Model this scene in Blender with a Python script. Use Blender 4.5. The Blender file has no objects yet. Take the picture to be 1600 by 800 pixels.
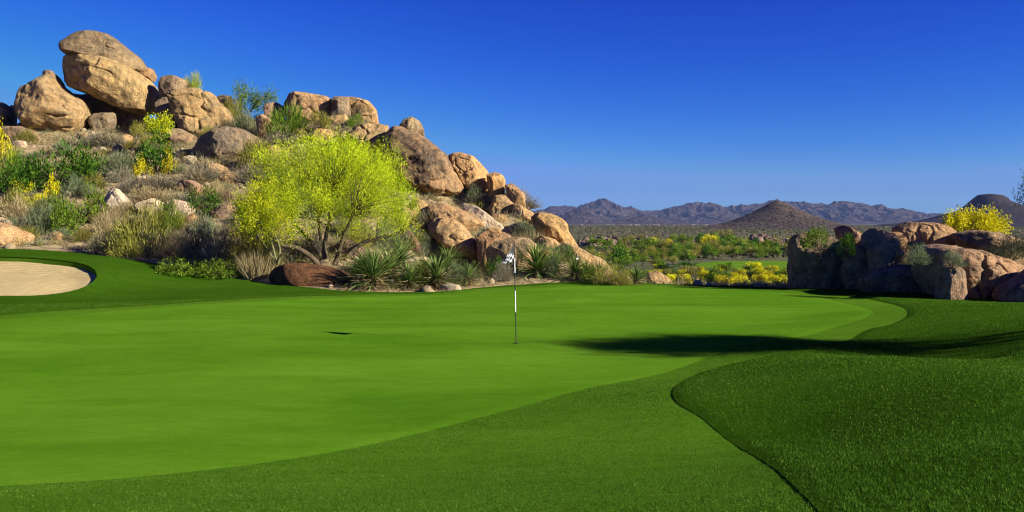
import bpy, bmesh, math, random
import numpy as np
from mathutils import Vector, Matrix, geometry as mgeo

# ------------------------------------------------------------------ camera, light, sky
sc = bpy.context.scene
COL = sc.collection
F, CX, HY, H = 1386.0, 800.0, 345.0, 2.6          # focal (px of the 1600 px photo), centre, horizon row, eye height
cam_d = bpy.data.cameras.new('camera')
cam_d.sensor_width = 36.0
cam_d.lens = 36.0 * F / 1600.0
cam_d.shift_y = -(400.0 - HY) / 1600.0
cam_d.clip_start, cam_d.clip_end = 0.1, 40000.0
cam = bpy.data.objects.new('camera', cam_d)
cam.location = (0, 0, H)
cam.rotation_euler = (math.pi / 2, 0, 0)
COL.objects.link(cam)
sc.camera = cam

SUN_EL, SUN_AZ = math.radians(23.3), math.radians(112.6)   # azimuth clockwise from the view direction (+Y)
sun_to = Vector((math.sin(SUN_AZ) * math.cos(SUN_EL), math.cos(SUN_AZ) * math.cos(SUN_EL), math.sin(SUN_EL)))
sun_d = bpy.data.lights.new('sun', 'SUN')
sun_d.energy, sun_d.angle, sun_d.color = 5.0, math.radians(0.5), (1.0, 0.93, 0.81)
sun = bpy.data.objects.new('sun', sun_d)
sun.rotation_euler = sun_to.to_track_quat('Z', 'Y').to_euler()
COL.objects.link(sun)

world = bpy.data.worlds.new('World')
sc.world = world
world.use_nodes = True
wt = world.node_tree
bg = wt.nodes['Background']
sky = wt.nodes.new('ShaderNodeTexSky')
sky.sky_type = 'NISHITA'
sky.sun_disc = False
sky.sun_elevation, sky.sun_rotation = SUN_EL, SUN_AZ
sky.altitude, sky.air_density, sky.dust_density, sky.ozone_density = 700, 1.0, 0.3, 2.0
sep = wt.nodes.new('ShaderNodeSeparateColor')
com = wt.nodes.new('ShaderNodeCombineColor')
wt.links.new(sky.outputs[0], sep.inputs[0])
for ch, (p, k, cap) in enumerate(((3.3, 0.0036, 0.56), (2.3, 0.0245, 1.22), (1.0, 0.52, 2.9))):   # polarised, deep blue sky
    a = wt.nodes.new('ShaderNodeMath'); a.operation = 'POWER'; a.inputs[1].default_value = p
    b = wt.nodes.new('ShaderNodeMath'); b.operation = 'MULTIPLY'; b.inputs[1].default_value = k
    c = wt.nodes.new('ShaderNodeMath'); c.operation = 'MINIMUM'; c.inputs[1].default_value = cap
    wt.links.new(sep.outputs[ch], a.inputs[0]); wt.links.new(a.outputs[0], b.inputs[0])
    wt.links.new(b.outputs[0], c.inputs[0]); wt.links.new(c.outputs[0], com.inputs[ch])
wt.links.new(com.outputs[0], bg.inputs[0])
bg.inputs[1].default_value = 0.1

vs = sc.view_settings
vs.view_transform, vs.look, vs.exposure, vs.gamma = 'Standard', 'None', 1.35, 1.0
sc.display_settings.display_device = 'sRGB'
sc.cycles.max_bounces = 6
sc.cycles.diffuse_bounces = 2
sc.cycles.transparent_max_bounces = 4
sc.cycles.volume_bounces = 0
sc.cycles.use_denoising = True
sc.cycles.denoiser = 'OPENIMAGEDENOISE'
sc.cycles.denoising_prefilter = 'ACCURATE'
sc.cycles.pixel_filter_type = 'BLACKMAN_HARRIS'
sc.cycles.filter_width = 1.15
sc.cycles.sample_clamp_indirect = 4.0

# ------------------------------------------------------------------ noise (vectorised)
_rs = np.random.RandomState(7)
_P = _rs.permutation(256); _P = np.concatenate([_P, _P, _P])
_G = _rs.normal(size=(256, 3)); _G /= np.linalg.norm(_G, axis=1)[:, None]

def perlin(p):
    p = np.asarray(p, float)
    i = np.floor(p).astype(int); f = p - i; i &= 255
    u = f * f * f * (f * (f * 6 - 15) + 10)
    out = 0
    for dx in (0, 1):
        wx = u[:, 0] if dx else 1 - u[:, 0]
        for dy in (0, 1):
            wy = u[:, 1] if dy else 1 - u[:, 1]
            for dz in (0, 1):
                wz = u[:, 2] if dz else 1 - u[:, 2]
                h = _P[_P[_P[(i[:, 0] + dx) & 255] + ((i[:, 1] + dy) & 255)] + ((i[:, 2] + dz) & 255)]
                out = out + wx * wy * wz * ((f - (dx, dy, dz)) * _G[h]).sum(1)
    return out * 1.5

def fbm(p, octv=4, gain=0.5, ridged=False):
    p = np.asarray(p, float); a, s, t = 1.0, 0.0, 0.0
    for o in range(octv):
        n = perlin(p * 2 ** o + 17.3 * o)
        s = s + a * ((1 - 2 * np.abs(n)) if ridged else n)
        t += a; a *= gain
    return s / t

def sstep(a, b, x):
    t = np.clip((x - a) / (b - a), 0, 1)
    return t * t * (3 - 2 * t)

# ------------------------------------------------------------------ terrain height
def pw(px, py, d):
    """world point of a photo pixel at distance d"""
    return np.array([(px - CX) / F * d, d, H + (HY - py) / F * d])

EDGE = [(-150, 386, 40), (0, 390, 39.5), (100, 393, 39.5), (200, 405, 38), (260, 415, 37.5), (320, 428, 36.5), (380, 437, 36),
        (430, 445, 35), (500, 452, 34), (560, 457, 33.5), (640, 457, 34), (700, 455, 34.5), (760, 450, 35.5), (830, 444, 36.5),
        (900, 441, 37), (1000, 443, 37), (1060, 446, 36.5), (1150, 448, 36), (1240, 452, 34.5), (1340, 453, 33), (1480, 458, 31),
        (1540, 464, 30), (1600, 470, 29), (1750, 476, 28)]
HILL = [(-150, 350, 44), (50, 360, 43), (150, 370, 43), (300, 400, 40.5), (450, 400, 39), (515, 420, 36.8), (250, 330, 47),
        (450, 360, 44), (100, 290, 50), (300, 280, 52), (650, 405, 39), (700, 425, 37.5), (800, 430, 38), (700, 350, 46), (760, 340, 47),
        (550, 300, 50), (50, 215, 62), (200, 210, 64), (350, 230, 59), (450, 210, 60), (560, 205, 58), (640, 262, 60), (590, 255, 55), (680, 325, 51), (620, 312, 50), (720, 325, 50), (735, 300, 54.5), (770, 300, 53.5), (805, 325, 51.5), (790, 345, 48.5), (820, 350, 48), (690, 262, 58), (850, 372, 45.5),
        (860, 392, 42), (930, 428, 40), (-150, 230, 58), (400, 300, 51), (600, 360, 45), (-150, 290, 50),
        (130, 200, 67), (320, 200, 66), (480, 185, 64), (620, 230, 62), (0, 200, 66)]
_c = [pw(*q) for q in EDGE + HILL]
for gx in np.arange(-15, 10, 4.5):
    for gy in np.arange(10, 33, 4.5):
        _c.append((gx, gy, 0.0))
_c += [pw(0, 465, 29), pw(0, 403, 36), pw(150, 432, 33), pw(-120, 470, 29), pw(-120, 400, 36.5)]
_c += [(0, 0, 1.0), (0, 3, .8), (-4, 3, .6), (4, 2, 1.1), (-12, 2, .4), (-5, 8, .03), (0, 10, .03), (10, 4, 1.3), (20, 5, 1.6), (20, 14, 1.15), (15, 9, 1.15),
       pw(800, 800, 7), (3, 10, .33), (5, 10, .60), (7.2, 10, .85), (2, 7, .47), (4, 7, .78), (2.2, 11.7, .22), (4, 14, .25), (6, 14, .43), (8.1, 14, .61), (10, 14, .76),
       (3.4, 17, .06), (6, 17, .26), (9.8, 17, .50), (12.5, 17, .70), (4.5, 20, .0), (8, 20, .16), (12, 20, .46), (12.7, 22, .42), (16, 20, .70), (22, 22, .7), (30, 26, .6), (24, 34, .5), (40, 20, 1)]
_c += [(x, y, z) for x in (-2, 4, 9, 14) for y, z in ((43, -1.3), (50, -3), (62, -5), (80, -7), (105, -8))]
_c += [(20, 42, -.8), (30, 42, -.6), (22, 55, -3.5), (35, 60, -4), (28, 80, -7), (50, 50, -2), (55, 90, -7.5), (45, 105, -8)]
_c += [(-28, 78, 6.5), (-18, 78, 6), (-8, 72, 2.5), (-38, 78, 7), (-50, 70, 8), (-55, 50, 3.5), (-60, 90, 2), (-40, 92, -1), (-25, 95, -3.5), (-10, 90, -5), (-50, 108, -6), (-20, 108, -7.8),
       (-30, 20, .4), (-45, 25, .8), (-60, 5, .5), (-30, -10, .5), (0, -15, 1), (30, -15, 1.2), (55, 0, 1), (-60, 30, 1.5)]
_C = np.array(_c, float)

def _tps_k(r2):
    return 0.5 * r2 * np.log(r2 + 1e-9)
_n = len(_C)
_A = np.zeros((_n + 3, _n + 3))
_d2 = ((_C[:, None, :2] - _C[None, :, :2]) ** 2).sum(-1)
_A[:_n, :_n] = _tps_k(_d2) + np.eye(_n) * 0.6
_A[:_n, _n] = 1; _A[:_n, _n + 1:] = _C[:, :2]; _A[_n, :_n] = 1; _A[_n + 1:, :_n] = _C[:, :2].T
_W = np.linalg.solve(_A, np.concatenate([_C[:, 2], np.zeros(3)]))

def z_far(x, y):
    d = np.hypot(x, y)
    z = -8.0 - 0.0025 * np.maximum(0, d - 400)
    return z

def z_smooth(x, y):
    x = np.atleast_1d(np.asarray(x, float)); y = np.atleast_1d(np.asarray(y, float))
    out = z_far(x, y)
    w = sstep(-78, -60, x) * (1 - sstep(55, 75, x)) * sstep(-35, -18, y) * (1 - sstep(92, 112, y))
    m = w > 0
    if m.any():
        xm, ym = x[m], y[m]; zn = np.empty(len(xm))
        for s in range(0, len(xm), 20000):
            e = slice(s, s + 20000)
            r2 = (xm[e, None] - _C[:, 0]) ** 2 + (ym[e, None] - _C[:, 1]) ** 2
            zn[e] = _tps_k(r2) @ _W[:_n] + _W[_n] + _W[_n + 1] * xm[e] + _W[_n + 2] * ym[e]
        zn = zn + .05 * perlin(np.column_stack([xm * .22, ym * .30, 0 * xm + 3.3])) + .014 * perlin(np.column_stack([xm * .6, ym * .75, 0 * xm + 8.1]))
        out[m] = out[m] * (1 - w[m]) + zn * w[m]
    return out

def hit(px, py, far=900.0):
    """where the view ray of a photo pixel meets the smooth terrain"""
    t = np.concatenate([np.linspace(3.5, 70, 700), np.geomspace(70.5, far, 300)])
    x = (px - CX) / F * t; z = H + (HY - py) / F * t
    b = np.nonzero(z < z_smooth(x, t))[0]
    if len(b) == 0: return None
    k = b[0]
    if k == 0: return np.array([x[0], t[0]])
    f0 = z[k - 1] - z_smooth(x[k - 1], t[k - 1])[0]; f1 = z[k] - z_smooth(x[k], t[k])[0]
    tt = t[k - 1] + (t[k] - t[k - 1]) * f0 / (f0 - f1)
    return np.array([(px - CX) / F * tt, tt])

def zt(x, y):
    return float(z_smooth(x, y)[0])

# ------------------------------------------------------------------ polygons on the ground
def catmull(pts, closed=True, n=10):
    P = np.array(pts, float); out = []
    N = len(P)
    for i in range(N if closed else N - 1):
        p0, p1, p2, p3 = (P[(i + k) % N] if closed else P[min(max(i + k, 0), N - 1)] for k in (-1, 0, 1, 2))
        for t in np.arange(n) / n:
            out.append(.5 * ((2 * p1) + (p2 - p0) * t + (2 * p0 - 5 * p1 + 4 * p2 - p3) * t * t + (3 * p1 - p0 - 3 * p2 + p3) * t ** 3))
    if not closed: out.append(P[-1])
    return np.array(out)

def sdf(poly, x, y):
    """signed distance to a polygon, negative inside"""
    d = np.full(len(x), 1e9); ins = np.zeros(len(x), bool)
    for a, b in zip(poly, np.roll(poly, -1, 0)):
        e = b - a; wx, wy = x - a[0], y - a[1]
        t = np.clip((wx * e[0] + wy * e[1]) / (e @ e + 1e-12), 0, 1)
        d = np.minimum(d, (wx - e[0] * t) ** 2 + (wy - e[1] * t) ** 2)
        c = (a[1] > y) != (b[1] > y)
        if c.any():
            ins[c] ^= (x[c] < e[0] * (y[c] - a[1]) / (e[1] if e[1] else 1e-12) + a[0])
    d = np.sqrt(d)
    return np.where(ins, -d, d)

def ground_pts(pixels):
    return [hit(*p) for p in pixels]

green_px = [(-330, 600), (-420, 690), (-330, 755), (-150, 770), (0, 762), (200, 749), (400, 727), (600, 692), (800, 641), (960, 600), (1100, 562), (1230, 530), (1320, 508), (1358, 494), (1362, 487), (1330, 477),
            (1260, 462), (1150, 453), (1020, 448.5), (900, 447), (800, 453), (700, 460), (560, 465), (400, 471), (200, 485), (0, 501), (-160, 518)]
GREEN = catmull(ground_pts(green_px), True, 8)
bunker_px = [(-160, 473), (-60, 468), (0, 464.5), (50, 464), (100, 459), (132, 450), (149, 438), (151, 430), (146, 422), (128, 414), (95, 409), (50, 405), (0, 403), (-80, 402), (-160, 404), (-220, 440)]
BUNKER = catmull(ground_pts(bunker_px), True, 6)
edge_w = [pw(*q)[:2] for q in EDGE]
EDGEC = catmull(edge_w, False, 6)
GRASS = np.concatenate([EDGEC, np.array([(26, 24), (30, 10), (16, -4), (0, -8), (-16, -6), (-34, 8), (-38, 24)], float)])
rough_in_px = [(1315, 850), (1250, 772), (1180, 716), (1105, 662), (1062, 634), (1051, 618), (1058, 604), (1085, 588), (1135, 572), (1250, 546), (1345, 522), (1398, 506), (1419, 492),
               (1408, 480), (1360, 468), (1290, 459), (1180, 450.7), (1040, 445.8), (900, 444), (800, 449), (700, 457), (560, 461.5), (400, 467), (200, 480), (0, 494), (-160, 507)]
ROUGH_IN = catmull(ground_pts(rough_in_px), False, 6)
ROUGH = np.concatenate([ROUGH_IN, np.array([(-25, 24), (-38, 22)], float), EDGEC, np.array([(26, 24), (30, 10), (16, -4), (6, -3)], float)])

def bunker_drop(x, y):
    s = sdf(BUNKER, x, y)
    k = 0.04 + 0.22 * sstep(29, 34, y)                   # shallow front edge, high lip at the back
    return s, k

# ------------------------------------------------------------------ mesh helpers
def mesh_np(name, verts, faces, mats=(), smooth=False, attrs=None, fmat=None):
    """faces: an (n,k) int array, or a list of such arrays"""
    me = bpy.data.meshes.new(name)
    verts = np.asarray(verts, np.float32)
    fl = faces if isinstance(faces, (list, tuple)) else [faces]
    fl = [np.asarray(f, np.int32) for f in fl if len(f)]
    me.vertices.add(len(verts)); me.vertices.foreach_set('co', verts.ravel())
    loops = np.concatenate([f.ravel() for f in fl])
    tot = np.concatenate([np.full(len(f), f.shape[1], np.int32) for f in fl])
    st = np.concatenate([[0], np.cumsum(tot)[:-1]]).astype(np.int32)
    me.loops.add(len(loops)); me.loops.foreach_set('vertex_index', loops)
    me.polygons.add(len(tot)); me.polygons.foreach_set('loop_start', st); me.polygons.foreach_set('loop_total', tot)
    if smooth: me.polygons.foreach_set('use_smooth', np.ones(len(tot), bool))
    for m in mats: me.materials.append(m)
    if fmat is not None: me.polygons.foreach_set('material_index', np.asarray(fmat, np.int32))
    for k, v in (attrs or {}).items():
        a = me.attributes.new(k, 'FLOAT', 'POINT'); a.data.foreach_set('value', np.asarray(v, np.float32))
    me.update(calc_edges=True)
    return me

def ob(name, data, parent=None, loc=None, kind=None, label=None, cat=None, group=None):
    o = bpy.data.objects.new(name, data)
    COL.objects.link(o)
    if parent: o.parent = parent
    if loc is not None: o.location = [float(v) for v in loc]
    if kind: o['kind'] = kind
    if label: o['label'] = label
    if cat: o['category'] = cat
    if group: o['group'] = group
    return o

def thing(name, label, cat, loc, rz=0, group=None):
    o = ob(name, None, None, loc, None, label, cat, group)
    o.rotation_euler.z = rz
    o.empty_display_size = 0.3
    return o

class Geo:
    """collects vertices, triangles/quads and a per-vertex tint"""
    def __init__(s): s.v, s.t3, s.t4, s.a, s.n = [], [], [], [], 0
    def add(s, v, f, tint=0.5):
        v = np.asarray(v, float); f = np.asarray(f, int)
        (s.t3 if f.shape[1] == 3 else s.t4).append(f + s.n)
        s.v.append(v); s.a.append(np.broadcast_to(np.asarray(tint, float), (len(v),))); s.n += len(v)
    def mesh(s, name, mats, smooth=False, extra=None):
        fl = ([np.concatenate(s.t3)] if s.t3 else []) + ([np.concatenate(s.t4)] if s.t4 else [])
        return mesh_np(name, np.concatenate(s.v), fl, mats, smooth, {'tint': np.concatenate(s.a)})
    def tube(s, pts, radii, sides=6, tint=0.5, cap=True):
        P = np.asarray(pts, float); n = len(P)
        T = np.gradient(P, axis=0); T /= np.linalg.norm(T, axis=1)[:, None] + 1e-9
        ref = np.where(np.abs(T[:, 2:3]) > .9, np.array([[1., 0, 0]]), np.array([[0, 0, 1.]]))
        U = np.cross(T, ref); U /= np.linalg.norm(U, axis=1)[:, None] + 1e-9
        V = np.cross(T, U)
        a = np.arange(sides) * 2 * math.pi / sides
        R = np.asarray(radii, float)[:, None, None]
        ring = P[:, None] + R * (np.cos(a)[None, :, None] * U[:, None] + np.sin(a)[None, :, None] * V[:, None])
        v = ring.reshape(-1, 3)
        i = np.arange(n - 1)[:, None] * sides; j = np.arange(sides)[None]; k = (j + 1) % sides
        f = np.stack([i + j, i + k, i + sides + k, i + sides + j], -1).reshape(-1, 4)
        s.add(v, f, tint)
    def cards(s, C, D, L, Wd, tint, rng, tri=False, nrm=None):
        """small leaves: centre, long axis, length, width"""
        n = len(C)
        D = D / (np.linalg.norm(D, axis=1)[:, None] + 1e-9)
        X = np.cross(D, rng.normal(size=(n, 3)) if nrm is None else nrm); X /= np.linalg.norm(X, axis=1)[:, None] + 1e-9
        L = np.broadcast_to(L, (n,))[:, None]; Wd = np.broadcast_to(Wd, (n,))[:, None]
        if tri:
            v = np.stack([C - X * Wd * .5, C + X * Wd * .5, C + D * L], 1).reshape(-1, 3)
            f = np.arange(n * 3).reshape(-1, 3); m = 3
        else:
            v = np.stack([C - D * L * .5, C + X * Wd * .5, C + D * L * .5, C - X * Wd * .5], 1).reshape(-1, 3)
            f = np.arange(n * 4).reshape(-1, 4); m = 4
        s.add(v, f, np.repeat(np.broadcast_to(tint, (n,)), m))

# ------------------------------------------------------------------ materials
def nodes(name):
    m = bpy.data.materials.new(name); m.use_nodes = True
    nt = m.node_tree; nt.nodes.clear()
    return m, nt
def nn(nt, t, **kw):
    n = nt.nodes.new(t)
    for k, v in kw.items():
        if k.startswith('i_'):
            key = k[2:]
            n.inputs[int(key) if key.isdigit() else key.replace('_', ' ')].default_value = v
        else: setattr(n, k, v)
    return n
def ramp(nt, fac, stops, interp='LINEAR'):
    r = nt.nodes.new('ShaderNodeValToRGB'); r.color_ramp.interpolation = interp
    el = r.color_ramp.elements
    while len(el) > 2: el.remove(el[-1])
    for i, (p, c) in enumerate(stops):
        e = el[i] if i < 2 else el.new(p)
        e.position = p; e.color = (*c, 1) if len(c) == 3 else c
    nt.links.new(fac, r.inputs[0])
    return r.outputs[0]
def noise(nt, vec, scale, detail=5, rough=.55, dist=0.0):
    n = nn(nt, 'ShaderNodeTexNoise', i_Scale=scale, i_Detail=detail, i_Roughness=rough, i_Distortion=dist)
    if vec is not None: nt.links.new(vec, n.inputs['Vector'])
    return n.outputs['Fac']
def mixc(nt, fac, a, b, mode='MIX'):
    m = nn(nt, 'ShaderNodeMix', data_type='RGBA', blend_type=mode)
    for sock, val in ((m.inputs[0], fac), (m.inputs[6], a), (m.inputs[7], b)):
        if hasattr(val, 'links') or hasattr(val, 'is_linked'): nt.links.new(val, sock)
        elif isinstance(val, (int, float)): sock.default_value = val
        else: sock.default_value = (*val, 1)
    return m.outputs[2]
def math_n(nt, op, a, b=None, clamp=False):
    m = nn(nt, 'ShaderNodeMath', operation=op); m.use_clamp = clamp
    for s_, v in ((m.inputs[0], a), (m.inputs[1], b)):
        if v is None: continue
        if isinstance(v, (int, float)): s_.default_value = v
        else: nt.links.new(v, s_)
    return m.outputs[0]
def finish(nt, color, rough=.9, bump=None, bdist=.02, bstr=.6, spec=.2):
    b = nn(nt, 'ShaderNodeBsdfPrincipled', i_Roughness=rough); b.inputs['Specular IOR Level'].default_value = spec
    if hasattr(color, 'is_linked'): nt.links.new(color, b.inputs['Base Color'])
    else: b.inputs['Base Color'].default_value = (*color, 1)
    if bump is not None:
        bp = nn(nt, 'ShaderNodeBump', i_Strength=bstr, i_Distance=bdist)
        nt.links.new(bump, bp.inputs['Height']); nt.links.new(bp.outputs[0], b.inputs['Normal'])
    o = nn(nt, 'ShaderNodeOutputMaterial')
    nt.links.new(b.outputs[0], o.inputs[0])
    return b

def m_plain(name, col, rough=.7, spec=.3):
    m, nt = nodes(name)
    tc = nn(nt, 'ShaderNodeTexCoord')
    n = noise(nt, tc.outputs['Object'], 14, 4)
    finish(nt, mixc(nt, n, tuple(c * .8 for c in col), tuple(min(1, c * 1.15) for c in col)), rough, None, spec=spec)
    return m

def m_foliage(name, stops, trans=.3, rough=.75):
    m, nt = nodes(name)
    at = nn(nt, 'ShaderNodeAttribute', attribute_name='tint')
    oi = nn(nt, 'ShaderNodeObjectInfo')
    col = ramp(nt, at.outputs['Fac'], stops)
    hs = nn(nt, 'ShaderNodeHueSaturation')
    nt.links.new(math_n(nt, 'ADD', math_n(nt, 'MULTIPLY', oi.outputs['Random'], .35), .82), hs.inputs['Value'])
    nt.links.new(math_n(nt, 'ADD', math_n(nt, 'MULTIPLY', oi.outputs['Random'], .02), .49), hs.inputs['Hue'])
    nt.links.new(col, hs.inputs['Color'])
    d = nn(nt, 'ShaderNodeBsdfDiffuse'); t = nn(nt, 'ShaderNodeBsdfTranslucent')
    mx = nn(nt, 'ShaderNodeMixShader', i_0=trans)
    nt.links.new(hs.outputs[0], d.inputs[0]); nt.links.new(hs.outputs[0], t.inputs[0])
    nt.links.new(d.outputs[0], mx.inputs[1]); nt.links.new(t.outputs[0], mx.inputs[2])
    o = nn(nt, 'ShaderNodeOutputMaterial'); nt.links.new(mx.outputs[0], o.inputs[0])
    return m

def m_turf(name, lo, mid, hi, bscale, bdist, bstr, patch=.35, streak=True):
    m, nt = nodes(name)
    g = nn(nt, 'ShaderNodeNewGeometry').outputs['Position']
    mp = nn(nt, 'ShaderNodeMapping'); nt.links.new(g, mp.inputs[0]); mp.inputs['Scale'].default_value = (.35, 1.0, 1)
    big = noise(nt, mp.outputs[0], .45, 4, .6, .4)
    med = noise(nt, mp.outputs[0], 2.3, 5, .65)
    fine = noise(nt, g, bscale, 3, .8)
    mid_ = noise(nt, mp.outputs[0], 11, 4, .75)
    med = math_n(nt, 'ADD', math_n(nt, 'MULTIPLY', med, .45), math_n(nt, 'MULTIPLY', mid_, .55))
    f = math_n(nt, 'ADD', math_n(nt, 'MULTIPLY', big, patch), math_n(nt, 'MULTIPLY', med, .3))
    f = math_n(nt, 'ADD', f, math_n(nt, 'MULTIPLY', fine, 1.0 - patch - .3))
    col = ramp(nt, f, [(.36, lo), (.5, mid), (.64, hi)])
    finish(nt, col, .95, fine, bdist, bstr, spec=0.0)
    return m

def m_rock():
    m, nt = nodes('granite')
    tc = nn(nt, 'ShaderNodeTexCoord'); oi = nn(nt, 'ShaderNodeObjectInfo')
    off = nn(nt, 'ShaderNodeVectorMath', operation='ADD')
    sc3 = nn(nt, 'ShaderNodeVectorMath', operation='SCALE'); sc3.inputs[3].default_value = 91.0
    cmb = nn(nt, 'ShaderNodeCombineXYZ'); 
    for k in range(3): nt.links.new(oi.outputs['Random'], cmb.inputs[k])
    nt.links.new(cmb.outputs[0], sc3.inputs[0]); nt.links.new(tc.outputs['Object'], off.inputs[0]); nt.links.new(sc3.outputs[0], off.inputs[1])
    v = off.outputs[0]
    n1 = noise(nt, v, .55, 5, .6, .6); n2 = noise(nt, v, 2.6, 6, .7); n3 = noise(nt, v, 22, 3, .7)
    base = oi.outputs['Color']
    c = mixc(nt, ramp(nt, n1, [(.35, (0, 0, 0)), (.68, (1, 1, 1))]), base, mixc(nt, 1.0, base, (1.25, 1.08, .95), 'MULTIPLY'))
    c = mixc(nt, ramp(nt, n2, [(.38, (1, 1, 1)), (.56, (0, 0, 0))]), c, mixc(nt, 1.0, base, (.62, .62, .66), 'MULTIPLY'))
    st = nn(nt, 'ShaderNodeAttribute', attribute_name='stain_shade').outputs['Fac']
    sm = math_n(nt, 'MULTIPLY', st, ramp(nt, n2, [(.40, (1, 1, 1)), (.68, (.45, .45, .45))]), True)
    c = mixc(nt, sm, c, mixc(nt, n2, (.018, .016, .015), (.085, .068, .055)))
    c = mixc(nt, 1.0, c, ramp(nt, n3, [(.34, (.5, .48, .45)), (.5, (1, 1, 1)), (.66, (1.45, 1.45, 1.42))]), 'MULTIPLY')
    mp = nn(nt, 'ShaderNodeMapping'); nt.links.new(v, mp.inputs[0]); mp.inputs['Scale'].default_value = (1, 1, .22)
    n4 = noise(nt, mp.outputs[0], 3.2, 5, .6, .3)                    # run-off streaks
    c = mixc(nt, 1.0, c, ramp(nt, n4, [(.34, (.66, .64, .62)), (.5, (1, 1, 1))]), 'MULTIPLY')
    h = math_n(nt, 'ADD', math_n(nt, 'MULTIPLY', n2, 1.0), math_n(nt, 'MULTIPLY', n3, .35))
    h = math_n(nt, 'ADD', h, math_n(nt, 'MULTIPLY', noise(nt, v, 7, 5, .7), .6))
    finish(nt, c, .92, h, .22, .85, spec=.12)
    return m

def m_soil():
    m, nt = nodes('desert_soil')
    g = nn(nt, 'ShaderNodeNewGeometry').outputs['Position']
    n1 = noise(nt, g, .25, 5, .6); n2 = noise(nt, g, 2.2, 6, .7); n3 = noise(nt, g, 16, 3, .7)
    near = mixc(nt, n1, (.23, .165, .085), (.42, .315, .17))
    near = mixc(nt, ramp(nt, n2, [(.42, (0, 0, 0)), (.6, (1, 1, 1))]), near, (.15, .12, .06))
    f1 = noise(nt, g, .006, 6, .6); f2 = noise(nt, g, .05, 6, .7)
    far = mixc(nt, ramp(nt, f1, [(.35, (0, 0, 0)), (.65, (1, 1, 1))]), (.105, .085, .050), (.17, .135, .085))
    far = mixc(nt, ramp(nt, f2, [(.45, (0, 0, 0)), (.56, (1, 1, 1))]), far, (.055, .060, .030))
    sx = nn(nt, 'ShaderNodeSeparateXYZ'); nt.links.new(g, sx.inputs[0])
    gm = nn(nt, 'ShaderNodeMapRange', i_1=360.0, i_2=520.0); nt.links.new(sx.outputs[1], gm.inputs[0])
    far = mixc(nt, gm.outputs[0], mixc(nt, f2, (.050, .060, .020), (.105, .100, .045)), far)
    k = nn(nt, 'ShaderNodeMapRange', i_1=90.0, i_2=150.0); nt.links.new(sx.outputs[1], k.inputs[0])
    c = mixc(nt, k.outputs[0], near, far)
    c = mixc(nt, 1.0, c, ramp(nt, n3, [(.3, (.7, .7, .7)), (.7, (1.25, 1.25, 1.25))]), 'MULTIPLY')
    finish(nt, c, .95, math_n(nt, 'ADD', n2, math_n(nt, 'MULTIPLY', n3, .5)), .05, .8, spec=.1)
    return m

def m_slope(name, a, b, dark, s1, s2, bdist, speck=.5):
    m, nt = nodes(name)
    g = nn(nt, 'ShaderNodeNewGeometry').outputs['Position']
    n1 = noise(nt, g, s1, 6, .6); n2 = noise(nt, g, s2, 6, .75)
    c = mixc(nt, n1, a, b)
    c = mixc(nt, math_n(nt, 'MULTIPLY', ramp(nt, n2, [(.47, (0, 0, 0)), (.58, (1, 1, 1))]), speck), c, dark)
    finish(nt, c, .95, n2, bdist, .8, spec=.05)
    return m

def m_sand():
    m, nt = nodes('bunker_sand')
    g = nn(nt, 'ShaderNodeNewGeometry').outputs['Position']
    wv = nn(nt, 'ShaderNodeTexWave', wave_type='RINGS', i_Scale=1.6, i_Distortion=2.0, i_Detail=3.0); nt.links.new(g, wv.inputs[0])
    n2 = noise(nt, g, 3, 5, .7); n3 = noise(nt, g, 30, 3, .7)
    c = mixc(nt, n2, (.38, .285, .125), (.54, .42, .20))
    c = mixc(nt, 1.0, c, ramp(nt, n3, [(.3, (.85, .85, .85)), (.7, (1.1, 1.1, 1.1))]), 'MULTIPLY')
    h = math_n(nt, 'ADD', math_n(nt, 'MULTIPLY', wv.outputs['Fac'], .5), math_n(nt, 'ADD', n2, n3))
    finish(nt, c, .95, h, .07, .8, spec=.1)
    return m

M = {}
M['rock'] = m_rock()
M['soil'] = m_soil()
M['sand'] = m_sand()
M['green'] = m_turf('putting_turf', (.034, .104, .004), (.072, .170, .008), (.115, .228, .017), 70, .010, .8, .30)
M['fringe'] = m_turf('fringe_turf', (.024, .078, .003), (.062, .146, .008), (.115, .215, .020), 48, .035, 1.0, .16)
M['rough'] = m_turf('rough_turf', (.012, .042, .0015), (.032, .082, .004), (.062, .130, .010), 40, .05, 1.0, .16)
M['blade'] = m_foliage('grass_blade', [(0, (.018, .058, .004)), (.5, (.066, .150, .012)), (1, (.13, .235, .035))], .3)
M['paloverde'] = m_foliage('palo_verde_leaf', [(0, (.09, .14, .010)), (.35, (.27, .38, .014)), (.68, (.55, .62, .020)), (1, (.80, .78, .04))], .4)
M['yellow'] = m_foliage('yellow_blossom', [(0, (.20, .23, .015)), (.4, (.47, .45, .015)), (1, (.74, .62, .02))], .35)
M['darkgreen'] = m_foliage('dark_green_leaf', [(0, (.014, .045, .006)), (.5, (.04, .10, .010)), (1, (.09, .18, .02))], .25)
M['midgreen'] = m_foliage('mid_green_leaf', [(0, (.035, .07, .008)), (.5, (.10, .165, .014)), (1, (.20, .27, .03))], .3)
M['olive'] = m_foliage('olive_leaf', [(0, (.06, .06, .014)), (.5, (.20, .19, .035)), (1, (.40, .36, .08))], .3)
M['greybrush'] = m_foliage('grey_brush', [(0, (.05, .043, .026)), (.5, (.16, .14, .09)), (1, (.36, .32, .22))], .2)
M['tan'] = m_foliage('dry_grass', [(0, (.11, .08, .034)), (.5, (.30, .235, .11)), (1, (.52, .43, .23))], .3)
M['sage'] = m_foliage('sage_leaf', [(0, (.045, .058, .026)), (.5, (.13, .155, .075)), (1, (.28, .31, .17))], .25)
M['yucca'] = m_foliage('yucca_leaf', [(0, (.022, .050, .008)), (.5, (.070, .125, .022)), (1, (.23, .30, .08))], .15)
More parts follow.
